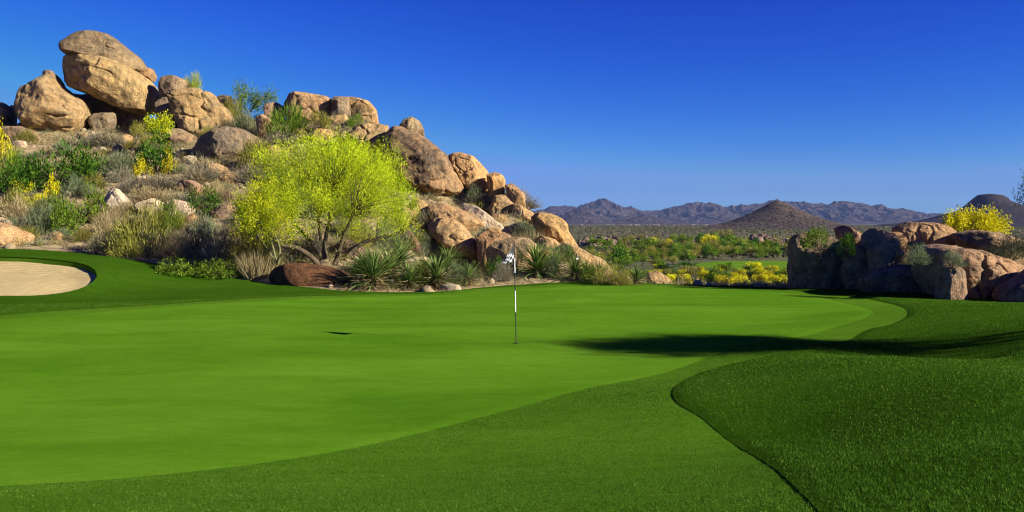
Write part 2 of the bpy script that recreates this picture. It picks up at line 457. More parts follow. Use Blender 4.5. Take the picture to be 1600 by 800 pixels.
M['bark'] = m_slope('tree_bark', (.06, .045, .03), (.13, .10, .06), (.03, .022, .016), 3, 18, .02, .6)
M['greenbark'] = m_slope('green_bark', (.12, .12, .045), (.20, .19, .09), (.06, .05, .03), 3, 18, .01, .5)

# ------------------------------------------------------------------ ground: soil sheet, turf sheets, bunker
def patch(name, poly, mat, off, spacing=.4, hole=None, skirt=0.0, zfun=None, ring=None, kind='structure'):
    poly = np.asarray(poly, float)
    lo, hi = poly.min(0), poly.max(0)
    gx, gy = np.meshgrid(np.arange(lo[0], hi[0], spacing), np.arange(lo[1], hi[1], spacing * .9))
    gx[::2] += spacing * .5
    gx, gy = gx.ravel(), gy.ravel()
    ok = sdf(poly, gx, gy) < -spacing * .35
    if hole is not None: ok &= sdf(hole, gx, gy) > spacing * .35
    pts = [poly] + ([hole] if hole is not None else [])
    edges, n0 = [], 0
    for q in pts:
        edges += [(n0 + i, n0 + (i + 1) % len(q)) for i in range(len(q))]; n0 += len(q)
    grid = np.stack([gx[ok], gy[ok]], 1)
    if ring is not None:                                     # extra rows of points just inside a lip
        tn = np.gradient(ring, axis=0); nm = np.column_stack([-tn[:, 1], tn[:, 0]]); nm /= np.linalg.norm(nm, axis=1)[:, None] + 1e-9
        for o_ in (.05, .11, .2):
            for sg_ in (1, -1):
                q = ring + nm * o_ * sg_
                q = q[sdf(poly, q[:, 0], q[:, 1]) < -o_ * .6]
                grid = np.concatenate([grid, q])
    allp = np.concatenate(pts + [grid])
    v, e, f, *_ = mgeo.delaunay_2d_cdt([Vector(p) for p in allp], edges, [], 0, 1e-5)
    v = np.array([(a.x, a.y) for a in v]); f = np.array([t for t in f if len(t) == 3])
    c = v[f].mean(1)
    k = sdf(poly, c[:, 0], c[:, 1]) < 0
    if hole is not None: k &= sdf(hole, c[:, 0], c[:, 1]) > 0
    f = f[k]
    z = (zfun or z_smooth)(v[:, 0], v[:, 1]) + off
    faces = [f]
    verts = np.column_stack([v, z])
    if skirt:
        ed = np.concatenate([f[:, [0, 1]], f[:, [1, 2]], f[:, [2, 0]]])
        key = np.sort(ed, 1); _, inv, cnt = np.unique(key, axis=0, return_inverse=True, return_counts=True)
        be = ed[cnt[inv.ravel()] == 1]
        nb = len(verts); nv_ = len(be)
        up_ = verts[be.ravel()]; low = up_.copy(); low[:, 2] -= skirt
        ia = nb + np.arange(nv_) * 2
        faces.append(np.column_stack([ia + 1, ia, ia + 2 * nv_, ia + 1 + 2 * nv_]))
        verts = np.concatenate([verts, up_, low])
    me = mesh_np(name, verts, faces, [mat], True)
    return ob(name, me, kind=kind)

def soil_z(x, y, rough=True):
    z = z_smooth(x, y)
    near = (np.abs(x) < 80) & (y > -40) & (y < 115)
    if near.any():
        xn, yn = x[near], y[near]
        s = sdf(GRASS, xn, yn)
        zz = z[near] - .13 * sstep(.25, .9, -s)
        zz -= .8 * sstep(.3, -.3, sdf(BUNKER, xn, yn))
        p = np.column_stack([xn, yn, np.zeros(len(xn))])
        zz += (fbm(p * .45, 3) * .28 + fbm(p * 1.7 + 9, 2) * .08) * sstep(.4, 3, s)
        z[near] = zz
    return z

def axis(lo, hi, step, far):
    core = np.arange(lo, hi + 1e-6, step)
    k = np.geomspace(step * 1.6, far, 26)
    return np.concatenate([lo - k[::-1], core, hi + k])
gx = axis(-46, 44, .55, 12000); gy = axis(-8, 95, .55, 12000)
X, Y = np.meshgrid(gx, gy)
Z = soil_z(X.ravel(), Y.ravel())
nx, ny = len(gx), len(gy)
i = (np.arange(ny - 1)[:, None] * nx + np.arange(nx - 1)[None]).ravel()
ob('desert_ground', mesh_np('desert_ground', np.column_stack([X.ravel(), Y.ravel(), Z]), np.column_stack([i, i + 1, i + nx + 1, i + nx]), [M['soil']], True), kind='structure')

patch('fairway_turf', GRASS, M['fringe'], .012, .5, BUNKER, .5)
def green_z(x, y):
    return z_smooth(x, y) + .012 * sstep(0, .2, -sdf(GREEN, x, y))
patch('putting_green', GREEN, M['green'], .0145, .35, zfun=green_z, ring=GREEN)
def rough_z(x, y):
    return z_smooth(x, y) + .030 * (.25 + .75 * sstep(6.5, 11, y)) * sstep(0, .16, -sdf(ROUGH, x, y))
patch('rough_turf', ROUGH, M['rough'], .020, .4, BUNKER, 0, zfun=rough_z, ring=ROUGH_IN)
def sand_z(x, y):
    s, k = bunker_drop(x, y)
    return z_smooth(x, y) - k * sstep(-.02, .8, -s) - k * .55 + fbm(np.column_stack([x * .6, y * .6, 0 * x]), 3) * .05
patch('bunker_sand', BUNKER, M['sand'], 0, .3, zfun=sand_z)

def blades(name, n, r0, r1, zoff, length, width, poly, inside, lean, seed, mat, extra=None):
    """turf standing on the near ground, thinning out with distance"""
    rng = np.random.default_rng(seed)
    r = np.exp(rng.uniform(math.log(r0), math.log(r1), n)); th = rng.uniform(-.64, .64, n)
    x, y = r * np.sin(th), r * np.cos(th)
    k = (sdf(poly, x, y) < 0) == inside
    if extra is not None: k &= extra(x, y)
    x, y, r = x[k], y[k], r[k]
    m = len(x)
    edge = sstep(-.03, .2, -sdf(poly, x, y)) if inside else np.zeros(m)
    base = np.column_stack([x, y, z_smooth(x, y) + zoff + .030 * (.25 + .75 * sstep(6.5, 11, y)) * edge])
    p = np.column_stack([x, y, 0 * x])
    clump = fbm(p * 9, 2); big = fbm(p * .8 + 5, 3)
    D = rng.normal(size=(m, 3)) * lean; D[:, 2] = 1
    L = length * (.55 + .75 * rng.random(m)) * (1 + .5 * clump) * (.5 + .5 * edge if inside else 1)
    W_ = width * (.7 + .6 * rng.random(m)) * np.maximum(1, r / 7.5) ** .9
    g = Geo()
    g.cards(base, D, L, W_, np.clip(.38 + .30 * rng.normal(size=m) + .3 * clump + .3 * big, 0, 1), rng, True)
    return ob(name, g.mesh(name, [mat]), kind='stuff')
blades('rough_grass', 560000, 4.2, 31, .014, .029, .0055, ROUGH, True, .45, 11, M['blade'])
blades('fringe_grass', 300000, 5.5, 18, .008, .016, .009, ROUGH, False, .5, 12, M['blade'], lambda x, y: sdf(GREEN, x, y) > .01)

# ------------------------------------------------------------------ flagstick in the hole
M['white'] = m_plain('white_paint', (.72, .72, .70), .45)
M['flagwhite'] = m_plain('white_cloth', (.30, .31, .33), .8)
M['black'] = m_plain('black_paint', (.012, .012, .013), .5)
M['hole'] = m_plain('hole_shade', (.02, .02, .018), .9)  # near-black colour paints the shade inside the hole
hx, hy = hit(806.5, 539)
hz = zt(hx, hy) + .032
fl = thing('golf_flagstick', 'black and white banded flagstick standing in the hole of the putting green', 'flagstick', (hx, hy, hz))
cuts = [(0, .66, 1), (.66, 1.11, 0), (1.11, 1.49, 1), (1.49, 1.80, 0), (1.80, 2.13, 1)]
V, Q, FM = [], [], []
lean = -.04 / 2.13
for z0, z1, mi in cuts:
    b0 = len(V)
    for z in (z0, z1):
        V += [(lean * z + .0105 * math.cos(a * math.pi / 5), .0105 * math.sin(a * math.pi / 5), z) for a in range(10)]
    Q += [(b0 + a, b0 + (a + 1) % 10, b0 + 10 + (a + 1) % 10, b0 + 10 + a) for a in range(10)]; FM += [mi] * 10
ob('pole', mesh_np('pole', V, np.array(Q), [M['white'], M['black']], True, fmat=FM), fl)
nu, nv = 30, 20
U, W2 = np.meshgrid(np.linspace(0, 1, nu + 1), np.linspace(0, 1, nv + 1))
U, W2 = U.ravel(), W2.ravel()
fr = -U * (.215 + .045 * W2)
fx = fr + lean * 2.0
fz = 2.13 - .40 * W2 - U * (.34 - .29 * W2) - .03 * np.sin(U * 3.1) * (1 - W2)
fy = fr * 1.0 + .04 * np.sin(U * 7 + W2 * 2.4) * U + .02 * np.sin(U * 15 + 1 - W2 * 3) * U
ii = (np.arange(nv)[:, None] * (nu + 1) + np.arange(nu)[None]).ravel()
cu = (np.arange(nu) * 5 // nu)[None].repeat(nv, 0).ravel(); cv = (np.arange(nv) * 5 // nv)[:, None].repeat(nu, 1).ravel()
flag = ob('flag', mesh_np('flag', np.column_stack([fx, fy, fz]), np.column_stack([ii, ii + 1, ii + nu + 2, ii + nu + 1]), [M['flagwhite'], M['black']], True, fmat=1 - ((cu + cv) % 2 == 1) * (cu + cv > 1)), fl)
sm = flag.modifiers.new('cloth', 'SOLIDIFY'); sm.thickness = .003
g = Geo()
a = np.arange(24) * math.pi / 12
ring = lambda r, z: np.column_stack([r * np.cos(a), r * np.sin(a), np.full(24, z)])
k = np.arange(24)
g.add(np.concatenate([ring(.054, .0), ring(.054, .006), ring(.0, .006)]), np.concatenate([np.column_stack([k, (k + 1) % 24, 24 + (k + 1) % 24, 24 + k]), np.column_stack([24 + k, 24 + (k + 1) % 24, 48 + (k + 1) % 24, 48 + k])]))
ob('hole_disc', g.mesh('hole_disc', [M['hole']]), fl)  # flat dark disc on the turf in place of a shaded recess

# ------------------------------------------------------------------ boulders
_ico = {}
def ico(n):
    if n not in _ico:
        bm = bmesh.new(); bmesh.ops.create_icosphere(bm, subdivisions=n, radius=1)
        bm.verts.index_update()
        _ico[n] = (np.array([v.co for v in bm.verts]), np.array([[v.index for v in f.verts] for f in bm.faces])); bm.free()
    return _ico[n]

TAN, GREYB, PALE, ORANGE, BROWN = (.395, .262, .122), (.275, .200, .120), (.50, .41, .26), (.43, .272, .112), (.12, .052, .022)
_seed = [0]
def boulder(label, outline, d=None, thick=None, col=TAN, stain_shade=.25, spots=(), crack=1.0, facets=7, rough=1.0, stack=False, name='boulder', group=None, box=.75, shift=.3):
    _seed[0] += 1; sd = _seed[0]
    rng = np.random.default_rng(sd)
    P = np.array(outline, float)
    lo, hi = P.min(0), P.max(0)
    if d is None:
        h = None; py = hi[1] - .12 * (hi[1] - lo[1])
        while h is None or h[1] > 75:
            h = hit((lo[0] + hi[0]) / 2, py); py += 4
        d = h[1]
        wm = min(hi[0] - lo[0], hi[1] - lo[1]) / F * d
        thick = thick or wm * .95
        d += thick * shift
    s = d / F
    thick = thick or min(hi[0] - lo[0], hi[1] - lo[1]) * s * .95
    A = P[:, 0] * np.roll(P[:, 1], -1) - np.roll(P[:, 0], -1) * P[:, 1]
    cen = np.array([((P[:, 0] + np.roll(P[:, 0], -1)) * A).sum(), ((P[:, 1] + np.roll(P[:, 1], -1)) * A).sum()]) / (3 * A.sum())
    L = (P - cen) * (s, -s)
    th = np.linspace(-math.pi, math.pi, 361)
    R = np.zeros(361)
    for a_, b_ in zip(L, np.roll(L, -1, 0)):
        e = b_ - a_; den = np.cos(th) * e[1] - np.sin(th) * e[0]; den = np.where(np.abs(den) < 1e-9, 1e-9, den)
        t = (a_[0] * e[1] - a_[1] * e[0]) / den
        u = (a_[0] * np.sin(th) - a_[1] * np.cos(th)) / den
        R = np.where((u >= -1e-6) & (u <= 1 + 1e-6) & (t > 0), np.maximum(R, t), R)
    R = R[:-1]; kz = np.hanning(13); kz /= kz.sum()
    R = np.convolve(np.concatenate([R[-20:], R, R[:20]]), kz, 'same')[20:-20]
    R = np.concatenate([R, R[:1]])
    wpx = max(hi - lo)
    nrm, faces = ico(6 if wpx > 50 else 5 if wpx > 20 else 4)
    phi = np.arcsin(np.clip(nrm[:, 1], -1, 1)); the = np.arctan2(nrm[:, 2], nrm[:, 0])
    c = np.abs(np.cos(phi)) ** box; q = np.sign(nrm[:, 1]) * np.abs(np.sin(phi)) ** (box + .1)
    r = np.interp(the, th, R) * c
    p = np.column_stack([r * np.cos(the), q * thick * .5, r * np.sin(the)])
    size = math.sqrt((hi[0] - lo[0]) * (hi[1] - lo[1])) * s
    for k in range(facets):
        v = np.array([rng.normal() * .6, -abs(rng.normal()) - .35, rng.normal() * .6 + .1]); v /= np.linalg.norm(v)
        pr = p @ v; o = pr.max() * rng.uniform(.70, .92)
        p -= np.maximum(0, pr - o)[:, None] * v * .82
    n_ = p / (np.linalg.norm(p, axis=1)[:, None] + 1e-9)
    pn = p / size + sd * 3.7
    dsp = fbm(pn * 1.7, 4) * .07 + fbm(pn * 6, 4, .55) * .034 * rough
    if wpx > 42: dsp += fbm(pn * 22, 3, .6) * .008 * rough
    if crack:
        for q_ in range(2):
            cr = perlin(pn * (1.0, .8, 1.5) * (1.2 + q_ * .7) + 40 * q_) + .12 * perlin(pn * 7 + 3)
            msk = sstep(-.1, .25, perlin(pn * 1.6 + 77 + 9 * q_))
            dsp -= .05 * crack * np.exp(-(cr / .035) ** 2) * msk
    edge = .55 + .45 * np.abs(np.sin(phi))                      # keep the silhouette close to the real one
    p += n_ * (dsp * size * edge)[:, None]
    loc = pw(cen[0], cen[1], d)
    if not stack:
        gap = loc[2] + p[:, 2].min() - (zt(loc[0], loc[1]) - .35)
        if gap > 0:
            p[:, 2] -= gap * sstep(-.1, .9, -p[:, 2] / -p[:, 2].min())
    st = stain_shade * sstep(-.12, .3, fbm(pn * 1.1 + 5, 4)) * 1.0
    for sx, sy, sr, am in spots:
        w = pw(sx, sy, d) - loc
        st = np.maximum(st, am * np.exp(-(((p[:, 0] - w[0]) ** 2 + (p[:, 2] - w[2]) ** 2) / (sr * s) ** 2) ** 1.5 * (1 + .9 * perlin(pn * 5 + 8))) * (p[:, 1] < thick * .2))
    me = mesh_np(name, p, faces, [M['rock']], True, {'stain_shade': np.clip(st, 0, 1)})
    o = ob(name, me, None, loc, None, label, 'boulder', group)
    j = rng.uniform(.88, 1.12); o.color = (*[min(1, x * j * (1 + .025 * rng.normal())) for x in col], 1)
    return o

B = boulder
# skyline pile, upper left
B('huge rounded boulder resting at the middle of the skyline pile, split by a thin crack', [(102, 98), (106, 88), (125, 87), (150, 88), (180, 93), (205, 105), (226, 120), (240, 135), (250, 155), (247, 168), (235, 177), (208, 176), (178, 163), (148, 151), (120, 141), (106, 131), (101, 112)], 67, 7.0, (.42, .28, .13), .06, stack=True, crack=.8)
B('domed cap boulder on top of the skyline pile, the highest rock in view', [(104, 80), (107, 70), (116, 60), (130, 53), (155, 51), (168, 53), (190, 70), (212, 87), (222, 105), (219, 114), (200, 107), (170, 99), (140, 93), (116, 89), (106, 87)], 67.3, 6.5, (.31, .215, .115), .4, [(111, 77, 13, .95)], stack=True)  # dark spot at its left paints the shadow notch into the rock colour
B('small rounded knob of rock at the right shoulder of the huge split boulder', [(220, 106), (237, 107), (242, 118), (239, 128), (224, 124)], 68, 2, TAN, .1, stack=True)
B('bulky tan boulder leaning with a pointed top, left of the huge split boulder', [(17, 162), (25, 147), (47, 132), (60, 114), (66, 108), (76, 110), (84, 125), (100, 140), (130, 158), (137, 177), (132, 195), (117, 208), (95, 207), (75, 203), (50, 203), (25, 185)], 65, 5.5, TAN, .15, [(30, 178, 16, .7)])
B('dark fist sized knob stuck on the tip of the leaning pointed boulder', [(67, 112), (72, 109), (81, 110), (85, 116), (84, 124), (74, 122), (67, 118)], 65, .9, GREYB, .9, stack=True)
B('squarish grey wedge stone in the shade under the huge split boulder', [(139, 180), (155, 177), (178, 176), (179, 192), (172, 204), (152, 204), (141, 192)], 65.5, 2, GREYB, .2)
B('broad dark rock beneath the skyline pile, holding up the huge split boulder', [(135, 150), (160, 145), (200, 158), (225, 168), (236, 190), (220, 206), (180, 208), (150, 206), (126, 195), (112, 176), (106, 146)], 69.5, 4, GREYB, .5)
B('brown rock cut off by the left edge on the skyline', [(-25, 180), (-12, 164), (4, 160), (14, 168), (18, 182), (10, 198), (-20, 200)], 66, 2.5, GREYB, .2)
B('small tan rock between the left edge rock and the leaning pointed boulder', [(9, 178), (13, 167), (20, 164), (26, 176), (22, 190), (10, 190)], 67, 1, TAN, .1)
B('flat grey slab half buried below the leaning pointed boulder', [(-5, 206), (8, 199), (30, 197), (50, 203), (61, 215), (50, 226), (15, 224)], 61, 2.5, GREYB, .25)
B('dark overhanging boulder on the skyline just right of the skyline pile', [(251, 128), (256, 119), (272, 118), (292, 126), (308, 140), (285, 147), (270, 153), (256, 153), (251, 142)], 66, 3, GREYB, .75, [(262, 135, 14, .9)], stack=True)
B('large smooth tan boulder sloping to the right below the dark overhanging boulder', [(262, 152), (280, 142), (307, 138), (332, 146), (338, 157), (355, 171), (365, 186), (368, 202), (350, 215), (322, 217), (300, 215), (280, 202), (268, 180)], 63, 5, TAN, .25, crack=1.4)
B('dark shaded rock wedged behind the large smooth sloping boulder', [(246, 160), (262, 150), (285, 160), (285, 185), (270, 196), (250, 190)], 65, 2.5, GREYB, .6)
B('flat faced brown slab under the left foot of the large smooth sloping boulder', [(262, 200), (282, 201), (308, 214), (304, 225), (282, 234), (265, 227)], 60.5, 2, GREYB, .2, facets=10)
B('rounded speckled grey boulder halfway up the slope above the big palo verde', [(306, 234), (318, 214), (340, 202), (360, 199), (382, 203), (402, 214), (408, 224), (390, 244), (358, 256), (325, 254), (309, 245)], 57, 4, (.25, .18, .12), .3)
B('small dark rock on the skyline left of the thin skyline tree', [(336, 154), (347, 148), (361, 150), (364, 164), (350, 170), (338, 166)], 66, 1.5, GREYB, .5)
B('lumpy tan rock in grey brush right of the rounded speckled boulder', [(401, 182), (411, 178), (424, 187), (423, 200), (412, 206), (402, 200)], 60, 1.3, TAN, .1)
B('low brown rock on the skyline left of the long flat skyline ledge', [(412, 166), (420, 161), (432, 160), (444, 166), (445, 176), (428, 179), (415, 176)], 63, 1.6, GREYB, .3)
B('long flat topped ledge boulder on the middle of the skyline', [(440, 164), (449, 145), (465, 144), (485, 147), (512, 151), (523, 160), (524, 178), (502, 182), (478, 181), (455, 178), (444, 172)], 63, 4, TAN, .2, [(446, 158, 9, .7)], crack=1.6, facets=9)
B('blocky rock between the long ledge and the curved end block on the skyline', [(515, 156), (530, 151), (546, 157), (549, 173), (537, 180), (521, 178)], 62, 2.2, GREYB, .35)
B('curved block forming the right end of the skyline ledge', [(516, 151), (555, 152), (575, 157), (587, 171), (592, 191), (580, 197), (562, 192), (548, 178), (535, 165)], 62.8, 3, TAN, .2, [(562, 178, 14, .85)])
B('smooth tan rock tucked under the skyline ledge', [(516, 182), (540, 178), (548, 192), (541, 202), (520, 198)], 60, 1.6, TAN, .1)
B('pointed tan rock above the crown of the big palo verde', [(487, 218), (494, 200), (518, 203), (522, 216), (506, 226)], None, 1.6, TAN, .1, facets=9)
B('pitted cracked block at the left end of the huge dark stained boulder', [(540, 210), (550, 198), (565, 195), (590, 193), (609, 196), (607, 212), (599, 228), (601, 262), (570, 250), (548, 235)], 55, 4, TAN, .4, [(553, 208, 9, .8), (572, 215, 5, .9)], crack=2.0, rough=1.6, facets=9)
B('huge dark stained boulder sloping down to the right in the middle of the ridge', [(598, 222), (606, 205), (615, 196), (630, 199), (645, 207), (665, 217), (682, 231), (696, 244), (708, 265), (722, 287), (727, 303), (721, 313), (707, 320), (687, 318), (668, 310), (640, 292), (612, 268), (596, 248)], 53.5, 5, TAN, .25, [(665, 256, 44, 1.0), (632, 234, 36, .95), (660, 285, 22, .8)], rough=1.5, crack=.8)
B('rough upright knob sitting on the huge dark stained boulder', [(624, 196), (632, 186), (645, 183), (656, 189), (662, 202), (663, 218), (645, 214), (628, 206)], 55.5, 2, GREYB, .4, stack=True, rough=1.8)
B('rounded golden boulder on the skyline right of the huge dark stained boulder', [(697, 243), (707, 240), (720, 238), (740, 244), (750, 255), (762, 268), (766, 279), (764, 292), (750, 303), (735, 298), (722, 288), (710, 268)], 54.5, 3.4, ORANGE, .08)
B('small round golden rock on the skyline between two bigger boulders', [(760, 273), (772, 268), (785, 273), (790, 283), (788, 296), (775, 299), (763, 294)], 53, 1.6, ORANGE, .08)
B('upright tan rock at the lower end of the skyline', [(788, 289), (800, 286), (812, 295), (820, 305), (823, 326), (808, 326), (793, 310)], 52, 1.8, TAN, .2)
B('dark sided fin of rock leaning in grey brush below the upright skyline rock', [(764, 326), (773, 305), (789, 304), (803, 319), (809, 343), (798, 354), (772, 348)], 48.6, 2.2, TAN, .3)
B('shadowed rock between the leaning fin and the orange boulder', [(798, 318), (814, 320), (834, 333), (838, 352), (818, 364), (802, 348)], 47.8, 2.2, TAN, .3)
B('bright orange boulder at the right end of the ridge against the mountains', [(829, 340), (840, 331), (860, 333), (877, 341), (886, 350), (888, 361), (904, 381), (895, 392), (870, 384), (848, 378), (832, 362)], 45.5, 2.8, ORANGE, .06, facets=5)
B('long low rounded slab running down right below the orange boulder', [(872, 384), (882, 379), (900, 383), (922, 396), (945, 406), (960, 416), (967, 430), (955, 436), (930, 424), (903, 412), (880, 402)], 42.5, 1.6, TAN, .12, facets=4)
B('low tan rock at the far right foot of the ridge beside the green', [(1005, 432), (1012, 425), (1028, 424), (1045, 434), (1056, 448), (1035, 452), (1010, 450)], 39, 1.2, TAN, .12, [(1019, 428, 4, .7)], facets=4)
B('pale rounded boulder directly behind the flag', [(757, 390), (775, 376), (800, 370), (825, 372), (840, 382), (843, 398), (815, 408), (785, 412), (763, 404)], 40.2, 2.0, (.40, .275, .15), .15)
B('big tan boulder slanting down to the right above the yuccas', [(668, 350), (680, 340), (707, 340), (722, 351), (740, 371), (761, 398), (742, 408), (707, 396), (682, 376), (669, 362)], 44.8, 2.4, TAN, .25, [(690, 362, 12, .6)], facets=5)
B('long narrow tan boulder just below the overhang of the huge dark stained boulder', [(666, 320), (688, 315), (714, 325), (742, 335), (758, 348), (764, 366), (752, 382), (724, 376), (694, 356), (672, 340)], 46.2, 2.8, TAN, .15, facets=5)
B('small wedge of rock under the left side of the huge dark stained boulder', [(655, 314), (667, 312), (684, 321), (672, 332), (658, 327)], 48.5, 1, TAN, .15)
B('thin tilted slab lying on the slope left of the orange boulder', [(720, 316), (744, 320), (770, 340), (795, 355), (814, 370), (794, 382), (758, 372), (732, 348)], 46.6, 2.0, PALE, .15, facets=4)
B('pinkish split rock between the big palo verde and the yuccas', [(618, 366), (640, 359), (652, 372), (665, 402), (652, 404), (630, 386)], None, 1.4, (.30, .20, .12), .1, facets=9)
B('pale rock behind the trunk of the big palo verde on its right side', [(522, 384), (540, 372), (560, 381), (579, 398), (560, 410), (535, 402)], 39, 1.2, (.32, .22, .13), .1)
B('brown rock in the shade left of the big palo verde trunk', [(424, 392), (445, 380), (470, 387), (474, 405), (452, 412), (428, 406)], 39.5, 1.2, TAN, .15)
B('low rust brown mound of rock at the foot of the big palo verde', [(416, 434), (430, 419), (450, 410), (478, 411), (516, 417), (546, 428), (564, 442), (568, 458), (524, 464), (470, 456), (426, 446)], 35.4, 1.9, (.135, .066, .030), .05, facets=3, rough=.7, crack=0)
B('pale triangular rock standing in dry brush on the lower left slope', [(164, 306), (174, 293), (183, 294), (208, 321), (205, 332), (180, 336), (160, 326)], None, 1.3, PALE, .02, facets=9)
B('pale rounded boulder right of the triangular rock', [(207, 327), (218, 316), (240, 310), (258, 318), (264, 336), (240, 344), (212, 342)], None, 1.7, PALE, .05)
B('pale pinkish boulder at the right of the pair below the green bush', [(260, 316), (275, 311), (295, 316), (304, 331), (302, 344), (280, 348), (264, 342)], None, 1.5, PALE, .05)
B('orange tinted boulder cut off by the left edge above the bunker', [(-30, 346), (0, 348), (20, 354), (50, 367), (48, 379), (25, 387), (-5, 391), (-30, 390)], 41, 1.9, (.42, .27, .13), .05)
B('thin pale slab behind the orange tinted boulder at the left edge', [(-15, 345), (2, 339), (14, 345), (24, 354), (5, 360), (-12, 356)], 42, .8, PALE, .05)
B('small tan rock in dry litter above the bunker', [(77, 366), (90, 361), (105, 370), (102, 379), (82, 378)], None, .8, TAN, .1)
B('brown slab with a flat top below the rounded speckled boulder', [(311, 262), (320, 256), (340, 255), (354, 261), (366, 276), (342, 276), (320, 271)], 53.5, 1.6, TAN, .15, facets=9)
B('low pinkish slab on the slope left of the big palo verde crown', [(276, 290), (287, 281), (302, 282), (321, 294), (308, 304), (282, 300)], 50, 1.4, (.31, .21, .125), .1)
B('rough upright rock beside the small yellow palo verde', [(349, 310), (355, 297), (367, 301), (372, 313), (362, 318)], None, .9, GREYB, .3, rough=1.6)
B('dark shaded rock in front of the rough upright rock', [(328, 331), (340, 323), (362, 318), (374, 326), (366, 340), (342, 342)], None, 1.2, GREYB, .7)
B('flat pale rock by the large dark green bush', [(164, 272), (174, 268), (184, 272), (187, 280), (170, 281)], None, .7, PALE, .05)
B('small rounded grey rock below the skyline pile', [(176, 231), (187, 224), (197, 234), (190, 242), (178, 240)], None, .9, GREYB, .1)
B('tan rock lying in the brush under the huge split boulder', [(188, 217), (196, 209), (206, 212), (206, 223), (192, 226)], None, .9, TAN, .1)
B('flat tan rock left of the sapling with yellow flowers', [(196, 262), (206, 257), (216, 262), (214, 271), (199, 270)], None, .8, TAN, .1)
B('small pale rock at the edge of the turf among the yuccas', [(686, 446), (700, 442), (718, 445), (722, 453), (700, 456), (688, 454)], None, .6, PALE, .1)
B('grey rock half hidden behind the skyline ledge brush', [(372, 186), (384, 179), (398, 186), (396, 198), (378, 198)], None, 1.2, GREYB, .2)
for (x, y, w, h, t) in ((60, 240, 14, 8, 'left of the large dark green bush'), (230, 232, 13, 9, 'left of the flat faced brown slab'), (430, 212, 16, 9, 'under the yellow green skyline bush'),
                        (560, 212, 14, 10, 'left of the pitted cracked block'), (735, 312, 12, 8, 'below the rounded golden boulder'), (655, 350, 14, 10, 'between the palo verde crown and the slanting boulder'),
                        (712, 385, 12, 8, 'just above the yuccas'), (115, 352, 12, 8, 'beside the pale triangular rock'), (470, 230, 14, 9, 'behind the top of the palo verde crown'), (905, 398, 12, 7, 'against the long low slab')):
    B('small loose stone ' + t, [(x - w * .5, y), (x - w * .3, y - h * .5), (x + w * .2, y - h * .55), (x + w * .5, y), (x + w * .3, y + h * .4), (x - w * .3, y + h * .4)], None, None, PALE if w > 13 else TAN, .1, name='stone')

B('pale tan boulder below the left end of the huge dark stained boulder', [(636, 322), (652, 310), (668, 318), (676, 340), (668, 364), (646, 362), (634, 344)], 46.5, 2.0, TAN, .1, facets=5)
B('broad tan slab filling the slope between the pale flag boulder and the tilted slab', [(742, 368), (765, 358), (790, 364), (806, 374), (800, 388), (770, 392), (748, 386)], 43.5, 2.0, TAN, .15, facets=5)
B('tan boulder in straw grass at the foot of the orange boulder', [(830, 378), (846, 368), (868, 374), (884, 388), (876, 402), (848, 402), (832, 394)], 43.6, 1.8, TAN, .1, facets=5)
B('sloping tan boulder right above the large bushy yucca', [(842, 396), (860, 390), (884, 396), (906, 412), (898, 424), (868, 422), (846, 412)], 41.2, 1.6, TAN, .1, facets=5)
for px_, py_, w_, h_, c_, t_ in ((690, 330, 30, 20, TAN, 'tan boulder tucked under the round lower end of the huge dark stained boulder'), (632, 338, 34, 26, TAN, 'tan boulder at the right edge of the palo verde crown, above the pinkish split rock'),
        (655, 376, 28, 22, TAN, 'tan rock wedged left of the slanting boulder'), (728, 352, 26, 16, PALE, 'pale flat rock on the slope above the slanting boulder'), (772, 362, 26, 14, TAN, 'tan rock between the tilted slab and the pale boulder behind the flag'),
        (780, 342, 30, 18, TAN, 'golden rock under the leaning fin'), (812, 372, 24, 14, PALE, 'pale rock half sunk in straw grass left of the orange boulder'), (745, 330, 22, 14, GREYB, 'grey rock under the grey green bush by the golden boulder'),
        (852, 398, 34, 16, TAN, 'tan rock in the grey grass under the orange boulder'), (700, 410, 22, 14, TAN, 'tan rock just behind the broad yucca'), (30, 226, 26, 14, PALE, 'pale boulder on the slope near the left edge, over the dark green bushes'),
        (130, 214, 24, 14, TAN, 'tan boulder right under the leaning pointed boulder'), (222, 284, 30, 16, TAN, 'tan rock in grey brush above the pale rounded boulder'), (296, 250, 24, 14, PALE, 'pale rock left of the rounded speckled boulder'),
        (356, 276, 34, 20, TAN, 'tan boulder just left of the palo verde crown top'), (300, 342, 24, 16, TAN, 'tan rock by the dark grey bush at the slope foot'), (470, 206, 26, 14, TAN, 'tan rock under the long skyline ledge'),
        (428, 236, 30, 18, TAN, 'tan boulder over the top left of the palo verde crown'), (100, 330, 26, 16, PALE, 'pale rock among green bushes above the bunker'), (150, 300, 26, 14, TAN, 'flat tan rock above the triangular rock'),
        (538, 214, 26, 16, GREYB, 'grey rock left of the pitted cracked block'), (190, 292, 22, 12, PALE, 'pale stone over the right side of the triangular rock'), (640, 410, 22, 14, PALE, 'pale stone between two yuccas left of the broad one')):
    rg_ = random.Random(int(px_ * 7 + py_)); a_ = [rg_.uniform(.8, 1.15) for _ in range(8)]
    B(t_, [(px_ + math.cos(k * math.pi / 4) * w_ * .5 * a_[k], py_ - math.sin(k * math.pi / 4) * h_ * .55 * a_[k]) for k in range(8)], None, None, c_, .15, facets=6)
